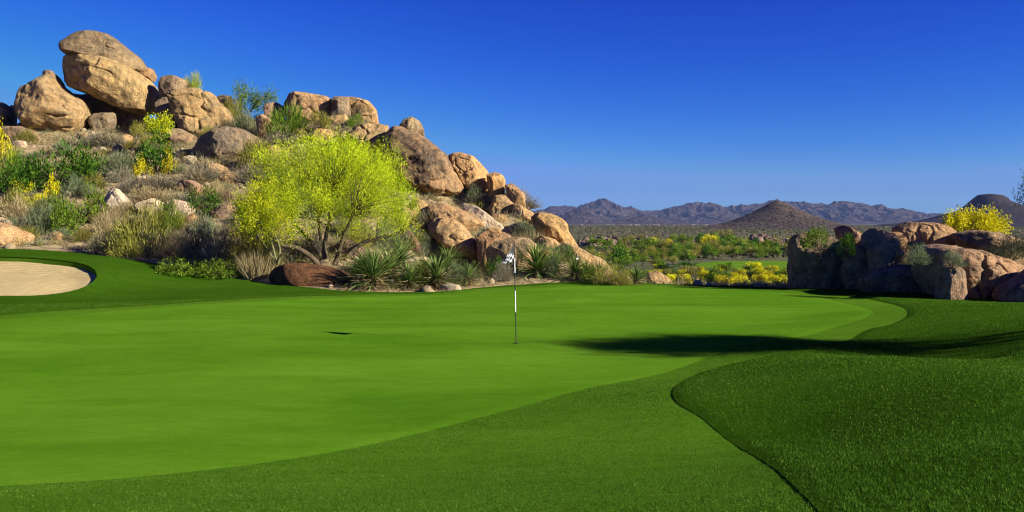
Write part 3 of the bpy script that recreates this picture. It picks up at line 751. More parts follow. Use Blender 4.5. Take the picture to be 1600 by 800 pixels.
# right outcrop
B('dark cliff like boulder at the left end of the right outcrop', [(1238, 380), (1243, 369), (1258, 364), (1290, 366), (1308, 378), (1330, 392), (1345, 420), (1345, 458), (1290, 462), (1236, 456), (1237, 415)], 34.5, 3.0, GREYB, .6, facets=7, rough=2.0)
B('dark boulder between the left cliff and the tall dark block', [(1318, 392), (1335, 382), (1358, 388), (1372, 412), (1368, 462), (1322, 462), (1310, 430)], 33.4, 1.8, GREYB, .5, rough=1.8)
B('pale wedge boulder on top of the dark left cliff', [(1306, 356), (1318, 351), (1334, 360), (1358, 371), (1350, 384), (1328, 384), (1310, 372)], 36, 1.4, (.27, .165, .10), .05, stack=True)
B('tall dark square block in the middle of the right outcrop', [(1352, 366), (1366, 356), (1383, 362), (1401, 369), (1403, 400), (1394, 416), (1360, 424), (1350, 395)], 33, 1.7, GREYB, .45, facets=10, box=.6, rough=2.0)
B('narrow upright rock right of the tall dark block', [(1386, 363), (1404, 362), (1416, 376), (1412, 390), (1400, 394), (1390, 380)], 33.6, 1.1, TAN, .1)
B('broad flat boulder crowning the right outcrop', [(1397, 356), (1420, 347), (1448, 347), (1470, 351), (1487, 360), (1485, 375), (1450, 384), (1420, 380), (1402, 368)], 35, 2.2, (.33, .22, .12), .2, facets=6, rough=1.3)
B('small smooth stone wedged below the broad flat boulder', [(1420, 379), (1438, 375), (1446, 381), (1437, 388), (1423, 386)], 32.5, .6, TAN, .1, stack=True)
B('round fist of rock at the foot of the tall dark block', [(1402, 392), (1410, 389), (1415, 396), (1408, 404), (1401, 401)], 32.2, .4, TAN, .1, stack=True)
B('long sloping boulder behind the great front slab on the far right', [(1490, 366), (1520, 359), (1551, 363), (1580, 372), (1615, 388), (1640, 405), (1600, 412), (1550, 402), (1515, 390), (1496, 378)], 33.5, 2.6, (.32, .215, .12), .25, facets=6, rough=1.3)
B('great smooth front slab of the right outcrop', [(1440, 388), (1468, 381), (1517, 391), (1563, 404), (1612, 424), (1640, 440), (1618, 456), (1563, 462), (1536, 468), (1500, 462), (1458, 460), (1438, 430)], 30, 4.2, (.33, .22, .12), .2, crack=1.1, facets=6, rough=1.4)
B('broken front boulder below the great slab', [(1466, 414), (1485, 406), (1502, 422), (1508, 455), (1490, 466), (1466, 462)], 28.4, 1.3, GREYB, .2, facets=9)
B('low dark boulder in shade below the tall dark block', [(1345, 436), (1372, 422), (1410, 414), (1448, 416), (1462, 440), (1458, 464), (1400, 464), (1348, 460)], 31.5, 2.2, GREYB, .35)
B('dark boulder at the right edge standing on the turf', [(1556, 462), (1572, 448), (1600, 436), (1650, 404), (1720, 396), (1780, 420), (1800, 480), (1700, 488), (1580, 482)], 27.5, 3.2, GREYB, .5)

# ------------------------------------------------------------------ shrubs
_bush = {}
def bush_meshes(kind, var, mat):
    """unit shrub, about 1 high and 1 in half-width: (stems mesh, foliage mesh)"""
    key = (kind, var, mat)
    if key in _bush: return _bush[key]
    rng = np.random.default_rng(abs(hash((kind, var))) % 2 ** 31 if False else sum(map(ord, kind)) * 31 + var * 7 + 1)
    st, fo = Geo(), Geo()
    nl = 11
    az = rng.uniform(0, 2 * math.pi, nl); el = np.arcsin(rng.uniform(.12, .98, nl))
    rr = rng.uniform(.45, .78, nl)
    C = np.column_stack([rr * np.cos(el) * np.cos(az), rr * np.cos(el) * np.sin(az), rr * np.sin(el)])
    for c in C:
        b = rng.normal(size=3) * .05; b[2] = -.12
        mid = (b + c) * .5 + rng.normal(size=3) * .06
        st.tube([b, mid, c], [.022, .015, .006], 4, .4)
    def pts(n, rad, shell=.45):
        k = rng.integers(0, nl, n)
        u = rng.normal(size=(n, 3)); u /= np.linalg.norm(u, axis=1)[:, None]
        q = C[k] + u * (rng.random(n)[:, None] ** shell) * rad
        return q, u, k
    lt = rng.random(nl)
    if kind == 'leafy':
        q, u, k = pts(1500, .34); keep = q[:, 2] > -.02; q, u, k = q[keep], u[keep], k[keep]
        D = u + q * .7 + rng.normal(size=q.shape) * .5 + (0, 0, .4)
        fo.cards(q, D, rng.uniform(.06, .13, len(q)), rng.uniform(.025, .05, len(q)), np.clip(.25 * lt[k] + .7 * rng.random(len(q)), 0, 1), rng)
    elif kind == 'fine':                                     # feathery, upward twigs
        q, u, k = pts(2100, .36); keep = q[:, 2] > -.02; q, u, k = q[keep], u[keep], k[keep]
        D = q * 1.0 + rng.normal(size=q.shape) * .35 + (0, 0, .6)
        fo.cards(q, D, rng.uniform(.08, .22, len(q)), rng.uniform(.012, .026, len(q)), np.clip(.3 * lt[k] + .65 * rng.random(len(q)), 0, 1), rng, True)
    elif kind == 'brush':                                    # dry, twiggy
        n = 2200
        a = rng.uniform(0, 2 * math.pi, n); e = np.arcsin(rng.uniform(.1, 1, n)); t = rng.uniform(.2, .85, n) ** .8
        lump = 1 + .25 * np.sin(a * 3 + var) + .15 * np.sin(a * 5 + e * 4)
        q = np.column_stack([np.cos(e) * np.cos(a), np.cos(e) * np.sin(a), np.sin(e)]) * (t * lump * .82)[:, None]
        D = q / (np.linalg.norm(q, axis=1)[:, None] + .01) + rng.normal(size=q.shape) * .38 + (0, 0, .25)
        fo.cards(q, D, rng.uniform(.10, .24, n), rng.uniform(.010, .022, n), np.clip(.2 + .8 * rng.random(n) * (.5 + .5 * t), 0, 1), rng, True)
    elif kind == 'grass':
        n = 700
        a = rng.uniform(0, 2 * math.pi, n); r = rng.random(n) ** .6 * .55
        q = np.column_stack([r * np.cos(a), r * np.sin(a), np.full(n, -.08)])
        D = np.column_stack([np.cos(a) * r * .9, np.sin(a) * r * .9, np.ones(n) * .9]) + rng.normal(size=(n, 3)) * .22
        fo.cards(q, D, rng.uniform(.5, 1.1, n), rng.uniform(.018, .035, n), rng.random(n), rng, True)
    elif kind == 'flowers':                                  # spires of blossom
        q, u, k = pts(1300, .30, .7); keep = q[:, 2] > 0; q, u, k = q[keep], u[keep], k[keep]
        q[:, 2] *= 1.1
        fo.cards(q, rng.normal(size=q.shape) + (0, 0, .6), rng.uniform(.05, .10, len(q)), rng.uniform(.03, .06, len(q)), np.clip(.2 + .8 * rng.random(len(q)), 0, 1), rng)
    elif kind == 'mat':                                      # low spreading cover
        n = 1900
        a = rng.uniform(0, 2 * math.pi, n); r = np.sqrt(rng.random(n)); hgt = (1 - r ** 2) ** .5 * (.7 + .3 * np.sin(a * 4 + r * 6 + var)) * rng.random(n) ** .4
        q = np.column_stack([r * np.cos(a), r * np.sin(a), hgt * .85])
        fo.cards(q, rng.normal(size=(n, 3)) * .7 + q * (.8, .8, .2) + (0, 0, .5), rng.uniform(.09, .18, n), rng.uniform(.03, .055, n), rng.random(n), rng)
    _bush[key] = (st.mesh('stems', [M['bark']]), fo.mesh('foliage', [M[mat]]))
    return _bush[key]

_bn = [0]
def bush(label, kind, mat, cx, top, w, base, d=None, name='shrub', cat='shrub', group=None, depth=None, parts=True, onrock=False):
    """a shrub that spans w photo pixels round cx, from row top to row base"""
    _bn[0] += 1
    rng = random.Random(_bn[0])
    if d is None:
        h = hit(cx, base)
        k = 0
        while (h is None or h[1] > 74) and k < 12: k += 1; h = hit(cx, base + 4 * k)
        if h is None: return
        d = h[1]
    x = (cx - CX) / F * d; s = d / F
    z = float(soil_z(np.array([x]), np.array([d]))[0])
    if onrock: z = H + (HY - base) * s
    ztop = H + (HY - top) * s
    hgt = max(ztop - z, .15); hw = w * s * .5
    t = thing(name, label, cat, (x, d, z - .03), rng.uniform(0, 6.28), group)
    t.scale = (hw * 1.15, hw * 1.15, hgt * (1.24 if kind in ('leafy', 'fine', 'flowers') else 1.05))
    a, f = bush_meshes(kind, rng.randrange(3), mat)
    ob('stems', a, t); ob('foliage', f, t)
    return t

# lower left slope
bush('large dark green bush below the leaning pointed boulder', 'leafy', 'darkgreen', 85, 218, 120, 296)
bush('dark green bush beside the large dark green bush, on its right', 'leafy', 'darkgreen', 140, 222, 76, 282)
bush('dark green bush at the left edge behind yellow blossom', 'leafy', 'darkgreen', 38, 250, 76, 306)
bush('mid green bush in front of the large dark green bush', 'leafy', 'midgreen', 118, 284, 92, 352)
bush('yellow flowering bush cut off by the left edge, high up', 'flowers', 'yellow', 6, 200, 44, 258, name='flowering_shrub')
bush('lime green bush at the left edge under the yellow flowering bush', 'fine', 'midgreen', 12, 240, 60, 300)
bush('bright yellow spires in front of the large dark green bush', 'flowers', 'yellow', 80, 262, 32, 308, name='flowering_shrub')
bush('low yellow blossom at the left foot of the dark green bushes', 'flowers', 'yellow', 34, 284, 48, 308, name='flowering_shrub')
bush('scattered yellow blossom over tan brush, low on the left slope', 'flowers', 'yellow', 58, 304, 44, 322, name='flowering_shrub')
bush('tan dry bush at the left edge over the orange tinted boulder', 'brush', 'tan', 22, 298, 80, 350, name='dry_shrub')
bush('grey green bush with bare pale twigs above the bunker', 'fine', 'sage', 62, 318, 72, 366)
bush('dark grey bush left of the pale twigs above the bunker', 'brush', 'greybrush', 42, 332, 48, 368, name='dry_shrub')
bush('green bush between the pale twigs and the pale dry bush', 'leafy', 'midgreen', 108, 318, 62, 366)
bush('pale dry bush at the foot of the triangular rock', 'brush', 'tan', 166, 322, 62, 372, name='dry_shrub')
bush('straw coloured bush at the turf edge, left of the big olive bush', 'brush', 'tan', 166, 350, 76, 396, name='dry_shrub')
bush('big olive bush in front of the pale rounded boulder', 'fine', 'olive', 226, 330, 112, 402)
bush('lime topped bush in front of the pale pinkish boulder', 'fine', 'midgreen', 262, 320, 58, 372)
bush('tan brush at the right end of the big olive bush', 'brush', 'tan', 268, 358, 62, 406, name='dry_shrub')
bush('straw brush at the left front of the big olive bush', 'brush', 'olive', 196, 366, 60, 402, name='dry_shrub')
bush('dark grey bush right of the tan brush', 'brush', 'greybrush', 312, 334, 66, 402, name='dry_shrub')
bush('smoky grey bush under the small yellow palo verde', 'brush', 'greybrush', 346, 338, 64, 412, name='dry_shrub')
bush('dark olive bush beneath the left side of the palo verde crown', 'fine', 'olive', 388, 336, 72, 414)
bush('left of two low bright green mats at the turf edge', 'mat', 'midgreen', 282, 394, 78, 426, name='ground_cover', cat='ground cover')
bush('right of two low bright green mats at the turf edge', 'mat', 'midgreen', 340, 396, 66, 432, name='ground_cover', cat='ground cover')
bush('tall tan grass clump left of the rust brown mound', 'grass', 'tan', 402, 384, 70, 432, name='dry_grass_clump', cat='grass clump')
bush('tan twiggy bush behind the tall tan grass clump', 'brush', 'olive', 428, 386, 50, 424, name='dry_shrub')
bush('green bush on the slope above the dark grey bush', 'leafy', 'darkgreen', 314, 294, 62, 334)
bush('dark shaded brush behind the trunk of the big palo verde', 'brush', 'greybrush', 488, 356, 62, 404, name='dry_shrub')
bush('dark green brush in the shade right of the palo verde trunk', 'fine', 'olive', 562, 352, 60, 396)
bush('low shaded brush left of the palo verde trunk', 'brush', 'greybrush', 452, 366, 56, 408, name='dry_shrub')
bush('grey green brush under the right edge of the palo verde crown', 'fine', 'sage', 600, 350, 52, 392)
# upper left slope
bush('round green bush around the sapling with yellow flowers', 'leafy', 'darkgreen', 240, 200, 74, 266)
bush('yellow spires right of the sapling', 'flowers', 'yellow', 265, 232, 34, 272, name='flowering_shrub')
bush('yellow spires left of the sapling', 'flowers', 'yellow', 222, 246, 40, 274, name='flowering_shrub')
bush('dark shadowed bush in front of the rounded speckled boulder', 'brush', 'greybrush', 318, 246, 66, 284, name='dry_shrub')
bush('grey bush along the slope under the yellow spires', 'brush', 'greybrush', 250, 268, 84, 296, name='dry_shrub')
bush('pale grey bush on the slope above the pale rounded boulder', 'brush', 'tan', 240, 288, 90, 318, name='dry_shrub')
bush('sage bush between the two flat stones on the left slope', 'fine', 'sage', 190, 240, 56, 272)
bush('grey brush under the leaning pointed boulder', 'brush', 'greybrush', 152, 200, 84, 228, name='dry_shrub')
bush('olive bush on the skyline left of the thin skyline tree', 'fine', 'olive', 360, 156, 48, 196)
bush('grey sage bush on the slope under the thin skyline tree', 'fine', 'sage', 386, 176, 58, 208)
bush('yellow green bush in front of the long skyline ledge', 'fine', 'midgreen', 448, 170, 74, 214)
bush('grey brush under the yellow green skyline bush', 'brush', 'greybrush', 440, 202, 80, 230, name='dry_shrub')
bush('olive bush at the right side of the rounded speckled boulder', 'fine', 'olive', 394, 218, 70, 264)
bush('dark brush under the olive bush, left of the palo verde crown', 'brush', 'greybrush', 392, 250, 70, 284, name='dry_shrub')
bush('small dark olive bush on the smooth rock under the skyline ledge', 'fine', 'olive', 498, 176, 44, 204)
bush('small yellow green bush under the curved end block', 'fine', 'midgreen', 556, 180, 32, 200)
bush('small green bush on the skyline right of the dark overhanging boulder', 'fine', 'paloverde', 303, 116, 32, 142, 66, onrock=True)
# ridge to the right of the palo verde
bush('grey green bush between the golden boulder and the huge stained boulder', 'fine', 'sage', 742, 294, 36, 322)
bush('dark grey bush above the leaning fin of rock', 'brush', 'greybrush', 762, 300, 36, 330, name='dry_shrub')
bush('sage bush on top of the slope, below the small round golden rock', 'fine', 'sage', 780, 296, 30, 314)
bush('pale dry grass beside the thin tilted slab', 'grass', 'sage', 752, 350, 52, 384, name='dry_grass_clump', cat='grass clump')
bush('straw grass clump left of the orange boulder', 'grass', 'tan', 826, 354, 62, 388, name='dry_grass_clump', cat='grass clump')
bush('grey grass clump below the orange boulder', 'grass', 'sage', 868, 374, 58, 402, name='dry_grass_clump', cat='grass clump')
bush('sage bush left of the slanting boulder', 'fine', 'sage', 662, 366, 40, 400)
bush('pale straw clump at the foot of the slanting boulder', 'grass', 'tan', 704, 384, 44, 412, name='dry_grass_clump', cat='grass clump')
bush('dark bush squeezed between the palo verde crown and the long narrow boulder', 'brush', 'greybrush', 664, 322, 34, 352, name='dry_shrub')
bush('olive bush on the long low slab at the foot of the ridge', 'fine', 'olive', 948, 416, 52, 444)
bush('tan brush at the right foot of the ridge', 'brush', 'olive', 974, 416, 44, 446, name='dry_shrub')
bush('dry bush in the shade behind the flag', 'brush', 'greybrush', 786, 404, 40, 440, name='dry_shrub')
bush('dark olive shrub between the shaggy and the broad yucca', 'fine', 'olive', 656, 408, 40, 446)
bush('dark sage shrub right of the broad yucca', 'fine', 'sage', 712, 412, 42, 446)
bush('green shrub left of the flagstick among the yuccas', 'leafy', 'darkgreen', 772, 404, 34, 436)
bush('dark shrub between the two yuccas right of the flagstick', 'fine', 'sage', 858, 402, 40, 434)
bush('green shrub beside the yucca with the white sign', 'leafy', 'midgreen', 918, 414, 34, 440)
bush('dark green shrub behind the large yucca with a brown skirt', 'leafy', 'darkgreen', 572, 398, 50, 432)
# right outcrop
bush('dark green bush on top of the dark left cliff', 'leafy', 'midgreen', 1278, 356, 60, 386, 32.9, onrock=True)
bush('small green bush beside the pale wedge boulder', 'leafy', 'darkgreen', 1322, 366, 40, 396, 32.8, onrock=True)
bush('grey sage bush below the broad flat boulder', 'fine', 'sage', 1430, 384, 44, 412, 28.6, onrock=True)
bush('green sage bush growing in the crack of the great front slab', 'fine', 'sage', 1488, 394, 36, 416, 27.9, onrock=True)
bush('grey bush on the right end of the outcrop', 'fine', 'sage', 1576, 372, 80, 404, 31.6, onrock=True)

# small shrubs nobody could tell apart, scattered over the slope
rng = random.Random(5)
cnt = 0
while cnt < 270:
    px = rng.uniform(-60, 900); py = rng.uniform(150, 436)
    q = hit(px, py)
    if q is None or q[1] > 72 or q[1] < 34: continue
    if sdf(GRASS, q[:1], q[1:])[0] < .8: continue
    if 420 < px < 1000 and py > 400: continue
    kind, mat, lab, nm = rng.choice([('brush', 'greybrush', 'small grey dry shrub on the rocky slope', 'dry_shrub')] * 3 + [('brush', 'tan', 'small tan dry shrub on the rocky slope', 'dry_shrub')] * 2 + [
        ('fine', 'olive', 'small olive shrub on the rocky slope', 'shrub'), ('fine', 'sage', 'small sage shrub on the rocky slope', 'shrub'), ('grass', 'tan', 'small straw grass tuft on the rocky slope', 'grass_tuft')])
    w = rng.uniform(20, 56) * 46 / q[1]
    b = bush(lab, kind, mat, px, py - w * rng.uniform(.4, .65), w, py, name=nm, cat='grass tuft' if kind == 'grass' else 'shrub', group=lab.replace('small ', '').replace('shrub', 'shrubs').replace('tuft', 'tufts'))
    cnt += 1

# ------------------------------------------------------------------ yuccas at the turf edge: every sword leaf its own piece
def leaf_mesh(k):
    rng = np.random.default_rng(k)
    n = 6; t = np.linspace(0, 1, n)
    bend = .12 + .1 * k
    cx_ = np.column_stack([0 * t, t * .98, -bend * t ** 2.2])
    w = .024 * np.minimum(1, .65 + t) * (1 - t ** 3) + .001
    V = []
    for i_ in range(n):
        V += [cx_[i_] + (-w[i_], 0, .012), cx_[i_] + (0, 0, 0), cx_[i_] + (w[i_], 0, .012)]
    Q = []
    for i_ in range(n - 1):
        b0 = i_ * 3; Q += [(b0, b0 + 1, b0 + 4, b0 + 3), (b0 + 1, b0 + 2, b0 + 5, b0 + 4)]
    return mesh_np('leaf', V, np.array(Q), [M['yucca']], True, {'tint': np.repeat(np.clip(.25 + .7 * t, 0, 1), 3)})
LEAF = [leaf_mesh(k) for k in range(4)]
dg = Geo(); rr = np.random.default_rng(4)
n = 130; a = rr.uniform(0, 6.28, n)
D = np.column_stack([np.cos(a), np.sin(a), rr.uniform(-.75, .15, n)])
dg.cards(np.column_stack([np.cos(a) * .08, np.sin(a) * .08, rr.uniform(.05, .4, n)]), D, rr.uniform(.35, .75, n), .035, rr.random(n) * .6, rr, True)
DEAD = dg.mesh('dry_leaves', [M['tan']])
tg = Geo(); tg.tube([(0, 0, -.2), (0, 0, .15), (0, 0, .35)], [.12, .11, .06], 7); YT = tg.mesh('trunk', [M['bark']])
_yn = [0]
def yucca(label, cx, base, rpx, d=None, nleaf=92, up=.35, dead=True):
    _yn[0] += 1; rng = random.Random(100 + _yn[0])
    q = hit(cx, base) if d is None else np.array([(cx - CX) / F * d, d])
    while q is None or q[1] > 48: base += 2; q = hit(cx, base)
    z = float(soil_z(q[:1], q[1:])[0]); s = rpx * 1.12 / F * q[1]
    t = thing('yucca', label, 'yucca', (q[0], q[1], z))
    t.scale = (s, s, s)
    ob('trunk', YT, t)
    if dead:
        o = ob('dry_leaves', DEAD, t, kind='stuff'); o.rotation_euler.z = rng.uniform(0, 6)
    for i_ in range(nleaf):
        o = ob('leaf', LEAF[rng.randrange(4)], t)
        az = i_ * 2.39996 + rng.uniform(-.2, .2)
        f_ = (i_ + .5) / nleaf
        el = math.radians(6 + 80 * f_ ** .85 + rng.uniform(-9, 9))
        o.rotation_euler = (el, 0, az)
        o.location = (0, 0, .12 + .22 * f_)
        L = rng.uniform(.82, 1.12) * (1 - .12 * f_)
        o.scale = (rng.uniform(.85, 1.25), L, 1)
    return t
yucca('large yucca with a brown skirt, nearest the rust brown mound', 582, 452, 52, nleaf=120)
yucca('yucca standing taller behind the large yucca with a brown skirt', 606, 436, 42)
yucca('shaggy yucca right of the large yucca, with many dry leaves', 640, 452, 34)
yucca('green yucca below the pinkish split rock', 626, 420, 36, dead=False)
yucca('broad yucca in front of the slanting boulder', 682, 450, 42, nleaf=110)
yucca('yucca up the bank behind the broad yucca', 700, 424, 32, dead=False)
yucca('dark low yucca left of the one beside the flag', 730, 446, 30)
yucca('small yucca between the slanting boulder and the flag', 757, 428, 26, dead=False)
yucca('large bushy yucca just right of the flagstick', 838, 434, 44, nleaf=125, dead=False)
yucca('yucca leaning against the large bushy yucca beside the flag', 866, 430, 32)
yucca('small yucca perched on the bank above the white sign', 889, 408, 24, nleaf=48)
yucca('yucca with the small white sign in front of it', 898, 438, 32)
yucca('round yucca at the right end of the yucca row', 936, 440, 26)
yucca('lone yucca right of the long low slab, by the green', 994, 444, 28)
yucca('short yucca between the shaggy and the broad yucca', 660, 440, 26, dead=False)
yucca('little yucca under the long low slab', 916, 430, 22, nleaf=48)

sg = thing('plant_sign', 'tiny white sign on a stake among the yuccas', 'sign', (*(q := pw(900, 436, 38.2))[:2], zt(q[0], q[1])))
def box(x0, x1, y0, y1, z0, z1):
    v = [(x, y, z) for z in (z0, z1) for x, y in ((x0, y0), (x1, y0), (x1, y1), (x0, y1))]
    return v, [(0, 3, 2, 1), (4, 5, 6, 7), (0, 1, 5, 4), (1, 2, 6, 5), (2, 3, 7, 6), (3, 0, 4, 7)]
g = Geo(); g.add(*box(-.10, .10, -.012, .0, .66, .75)); ob('panel', g.mesh('panel', [M['white']]), sg)
g = Geo(); g.add(*box(-.012, .012, .001, .02, -.2, .74)); ob('stake', g.mesh('stake', [M['bark']]), sg)

# ------------------------------------------------------------------ trees
def bez(a, b, c, d, n=7):
    t = np.linspace(0, 1, n)[:, None]
    a, b, c, d = (np.asarray(q, float) for q in (a, b, c, d))
    return (1 - t) ** 3 * a + 3 * (1 - t) ** 2 * t * b + 3 * (1 - t) * t * t * c + t ** 3 * d

def make_tree(name, label, base, trunks, lobes, nclump, per, crad, leaf, mat, bark, seed, tr=.12, group=None, up=.55, ntwig=70, cat='tree'):
    """trunks: polylines local to base; lobes: (x,y,z,rx,ry,rz) local; leaves in clumps inside the lobes"""
    rng = np.random.default_rng(seed)
    t = thing(name, label, cat, base, 0, group)
    tk = Geo(); tops = []
    for P in trunks:
        P = np.array(P, float); n = len(P)
        Q = catmull(P, False, 4)
        tk.tube(Q, np.linspace(tr, tr * .42, len(Q)), 7, .5); tops.append((Q[-1], tr * .42)); tops.append((Q[len(Q) * 2 // 3], tr * .4))
    Lb = np.array(lobes, float); vol = Lb[:, 3] * Lb[:, 4] * Lb[:, 5]
    k = rng.choice(len(Lb), nclump, p=vol / vol.sum())
    u = rng.normal(size=(nclump, 3)); u /= np.linalg.norm(u, axis=1)[:, None]
    C = Lb[k, :3] + u * Lb[k, 3:] * (rng.random(nclump) ** .42)[:, None] * (1 + .14 * rng.normal(size=nclump))[:, None]
    TP = np.array([q for q, _ in tops])
    heart = TP.mean(0)
    br = Geo(); sel = rng.choice(nclump, min(ntwig, nclump), replace=False)
    for j in sel:
        c = C[j]; i_ = np.argmin(((TP - c) ** 2).sum(1)); p0, r0 = tops[i_]
        m1 = p0 + (c - p0) * .35 + (0, 0, .12 * np.linalg.norm(c - p0)) + rng.normal(size=3) * .08
        m2 = p0 + (c - p0) * .7 + (0, 0, .06 * np.linalg.norm(c - p0)) + rng.normal(size=3) * .1
        Q = bez(p0, m1, m2, c + (c - heart) * .05)
        br.tube(Q, np.linspace(r0 * .55, .006, len(Q)), 4, .5)
    ob('trunk', tk.mesh('trunk', [M[bark]], True), t)
    if len(sel): ob('branches', br.mesh('branches', [M[bark]], True), t)
    n = nclump * per
    kk = np.repeat(np.arange(nclump), per)
    v = rng.normal(size=(n, 3)) * crad * (.5, .5, .95)
    D0 = (C - heart); D0 /= np.linalg.norm(D0, axis=1)[:, None] + 1e-6
    dirs = D0[kk] * .7 + rng.normal(size=(n, 3)) * .45 + (0, 0, up)
    ct = rng.random(nclump)
    fo = Geo()
    fo.cards(C[kk] + v, dirs, rng.uniform(.6, 1.3, n) * leaf[0], rng.uniform(.6, 1.3, n) * leaf[1], np.clip(.50 * ct[kk] + .70 * rng.random(n) - .05, 0, 1), rng)
    ob('crown', fo.mesh('crown', [M[mat]]), t)
    return t

def loc_of(px0, py0, d):
    s = d / F
    return lambda px, py, y=0: ((px - px0) * s, y, (py0 - py) * s)

# the big palo verde on the slope
d = 37.6; bx = (516 - CX) / F * d; bz = zt(bx, d)
P = loc_of(516, HY + (H - bz) / d * F, d)
tr_ = [[P(515, 422), P(507, 392, -.1), P(512, 352, .1), P(520, 305, .2)], [P(510, 422, .1), P(500, 402, .3), P(484, 380, .6), P(468, 364, .8), P(448, 345, .9)],
       [P(521, 421, -.1), P(531, 395, -.4), P(541, 368, -.6), P(556, 335, -.7)], [P(525, 420, .2), P(543, 396, .6), P(562, 378, 1), P(588, 371, 1.2), P(622, 362, 1.3)],
       [P(506, 420, -.2), P(490, 398, -.6), P(470, 384, -.9), P(448, 380, -1.0), P(430, 360, -1.1)], [P(512, 421, .4), P(497, 396, 1), P(490, 372, 1.4), P(484, 335, 1.6)]]
S = d / F
lob = [(cx, cy, y, rx, ry) for cx, cy, y, rx, ry in ((512, 262, 0, 72, 48), (455, 268, -.3, 52, 42), (580, 270, .2, 56, 48), (530, 236, .3, 46, 30), (604, 302, -.3, 42, 44), (420, 262, .2, 36, 30),
       (470, 312, -.8, 50, 36), (548, 322, -.7, 56, 38), (624, 332, .5, 30, 34), (500, 236, -.5, 34, 22), (566, 240, 0, 32, 22), (520, 290, 1.6, 66, 50), (600, 346, -.4, 30, 20), (440, 300, .8, 40, 34), (628, 296, .2, 18, 18), (640, 346, 0, 18, 14), (562, 352, -.6, 34, 14), (486, 350, -.9, 36, 16), (446, 372, -.8, 26, 14), (548, 222, .2, 14, 14), (590, 246, .1, 14, 12), (482, 226, 0, 16, 10), (644, 318, .2, 12, 14))]
make_tree('palo_verde_tree', 'big palo verde in bright yellow green bloom at the middle of the slope', (bx, d, bz - .05), tr_,
          [(*P(cx, cy, y), rx * S, min(rx, ry) * S * 1.15, ry * S) for cx, cy, y, rx, ry in lob], 980, 92, .27, (.085, .021), 'paloverde', 'bark', 21, .13, ntwig=300)
# smaller yellow palo verde at its left
d = 36.4; bx = (432 - CX) / F * d; bz = zt(bx, d)
P = loc_of(432, HY + (H - bz) / d * F, d); S = d / F
make_tree('palo_verde_tree', 'smaller yellow palo verde crowding the left side of the big one', (bx, d, bz - .05),
          [[P(432, 410), P(424, 380, .1), P(410, 350, .2), P(402, 325, .2)], [P(434, 410), P(440, 385, -.3), P(430, 355, -.5)], [P(430, 410, .2), P(410, 385, .5), P(392, 360, .6)]],
          [(*P(cx, cy, y), rx * S, rx * S, ry * S) for cx, cy, y, rx, ry in ((408, 318, -.6, 30, 26), (398, 344, -.8, 28, 22), (432, 338, -.6, 28, 30), (418, 298, -.2, 24, 18), (446, 360, -.2, 18, 12), (380, 320, -.2, 14, 14))], 230, 62, .22, (.085, .034), 'paloverde', 'greenbark', 22, .06, ntwig=60)
# thin tree and sapling on the upper slope
d = 65.0; bx = (384 - CX) / F * d; bz = zt(bx, d)
P = loc_of(384, HY + (H - bz) / d * F, d); S = d / F
make_tree('palo_verde_tree', 'thin airy green tree on the skyline left of the long ledge', (bx, d, bz - .1),
          [[P(384, 205), P(378, 178, .1), P(374, 150, .2)], [P(384, 200), P(392, 172, -.1), P(410, 152, -.2)]],
          [(*P(cx, cy, y), rx * S, rx * S, ry * S) for cx, cy, y, rx, ry in ((379, 142, 0, 15, 14), (398, 154, .2, 18, 12), (420, 152, 0, 14, 9), (374, 164, 0, 12, 16), (404, 168, -.3, 14, 8))], 120, 26, .30, (.16, .055), 'midgreen', 'greenbark', 23, .09, ntwig=50)
d = 56.0; bx = (252 - CX) / F * d; bz = zt(bx, d)
P = loc_of(252, HY + (H - bz) / d * F, d); S = d / F
make_tree('palo_verde_sapling', 'young palo verde with a straight pale stem left of the flat faced brown slab', (bx, d, bz - .1),
          [[P(252, 255), P(251, 222), P(249, 192)]],
          [(*P(cx, cy, y), rx * S, rx * S, ry * S) for cx, cy, y, rx, ry in ((238, 190, 0, 14, 10), (256, 186, 0, 14, 9), (248, 198, .1, 18, 8), (266, 196, 0, 9, 6))], 70, 40, .22, (.13, .05), 'paloverde', 'greenbark', 24, .07, ntwig=30)
d = 35.4; bx = (1528 - CX) / F * d; P = loc_of(1528, 372, d); S = d / F
make_tree('palo_verde_tree', 'low yellow blooming palo verde on the skyline of the right outcrop', (bx, d, H + (HY - 372) * S - .05),
          [[P(1528, 374), P(1524, 362), P(1516, 350)], [P(1528, 374), P(1538, 360, .1), P(1552, 350, .1)]],
          [(*P(cx, cy, y), rx * S, rx * S * .8, ry * S) for cx, cy, y, rx, ry in ((1490, 346, 0, 20, 12), (1514, 341, .2, 22, 14), (1542, 343, 0, 22, 13), (1566, 351, .1, 17, 10), (1524, 354, -.2, 34, 10))], 190, 34, .17, (.10, .045), 'yellow', 'greenbark', 25, .06, ntwig=60)
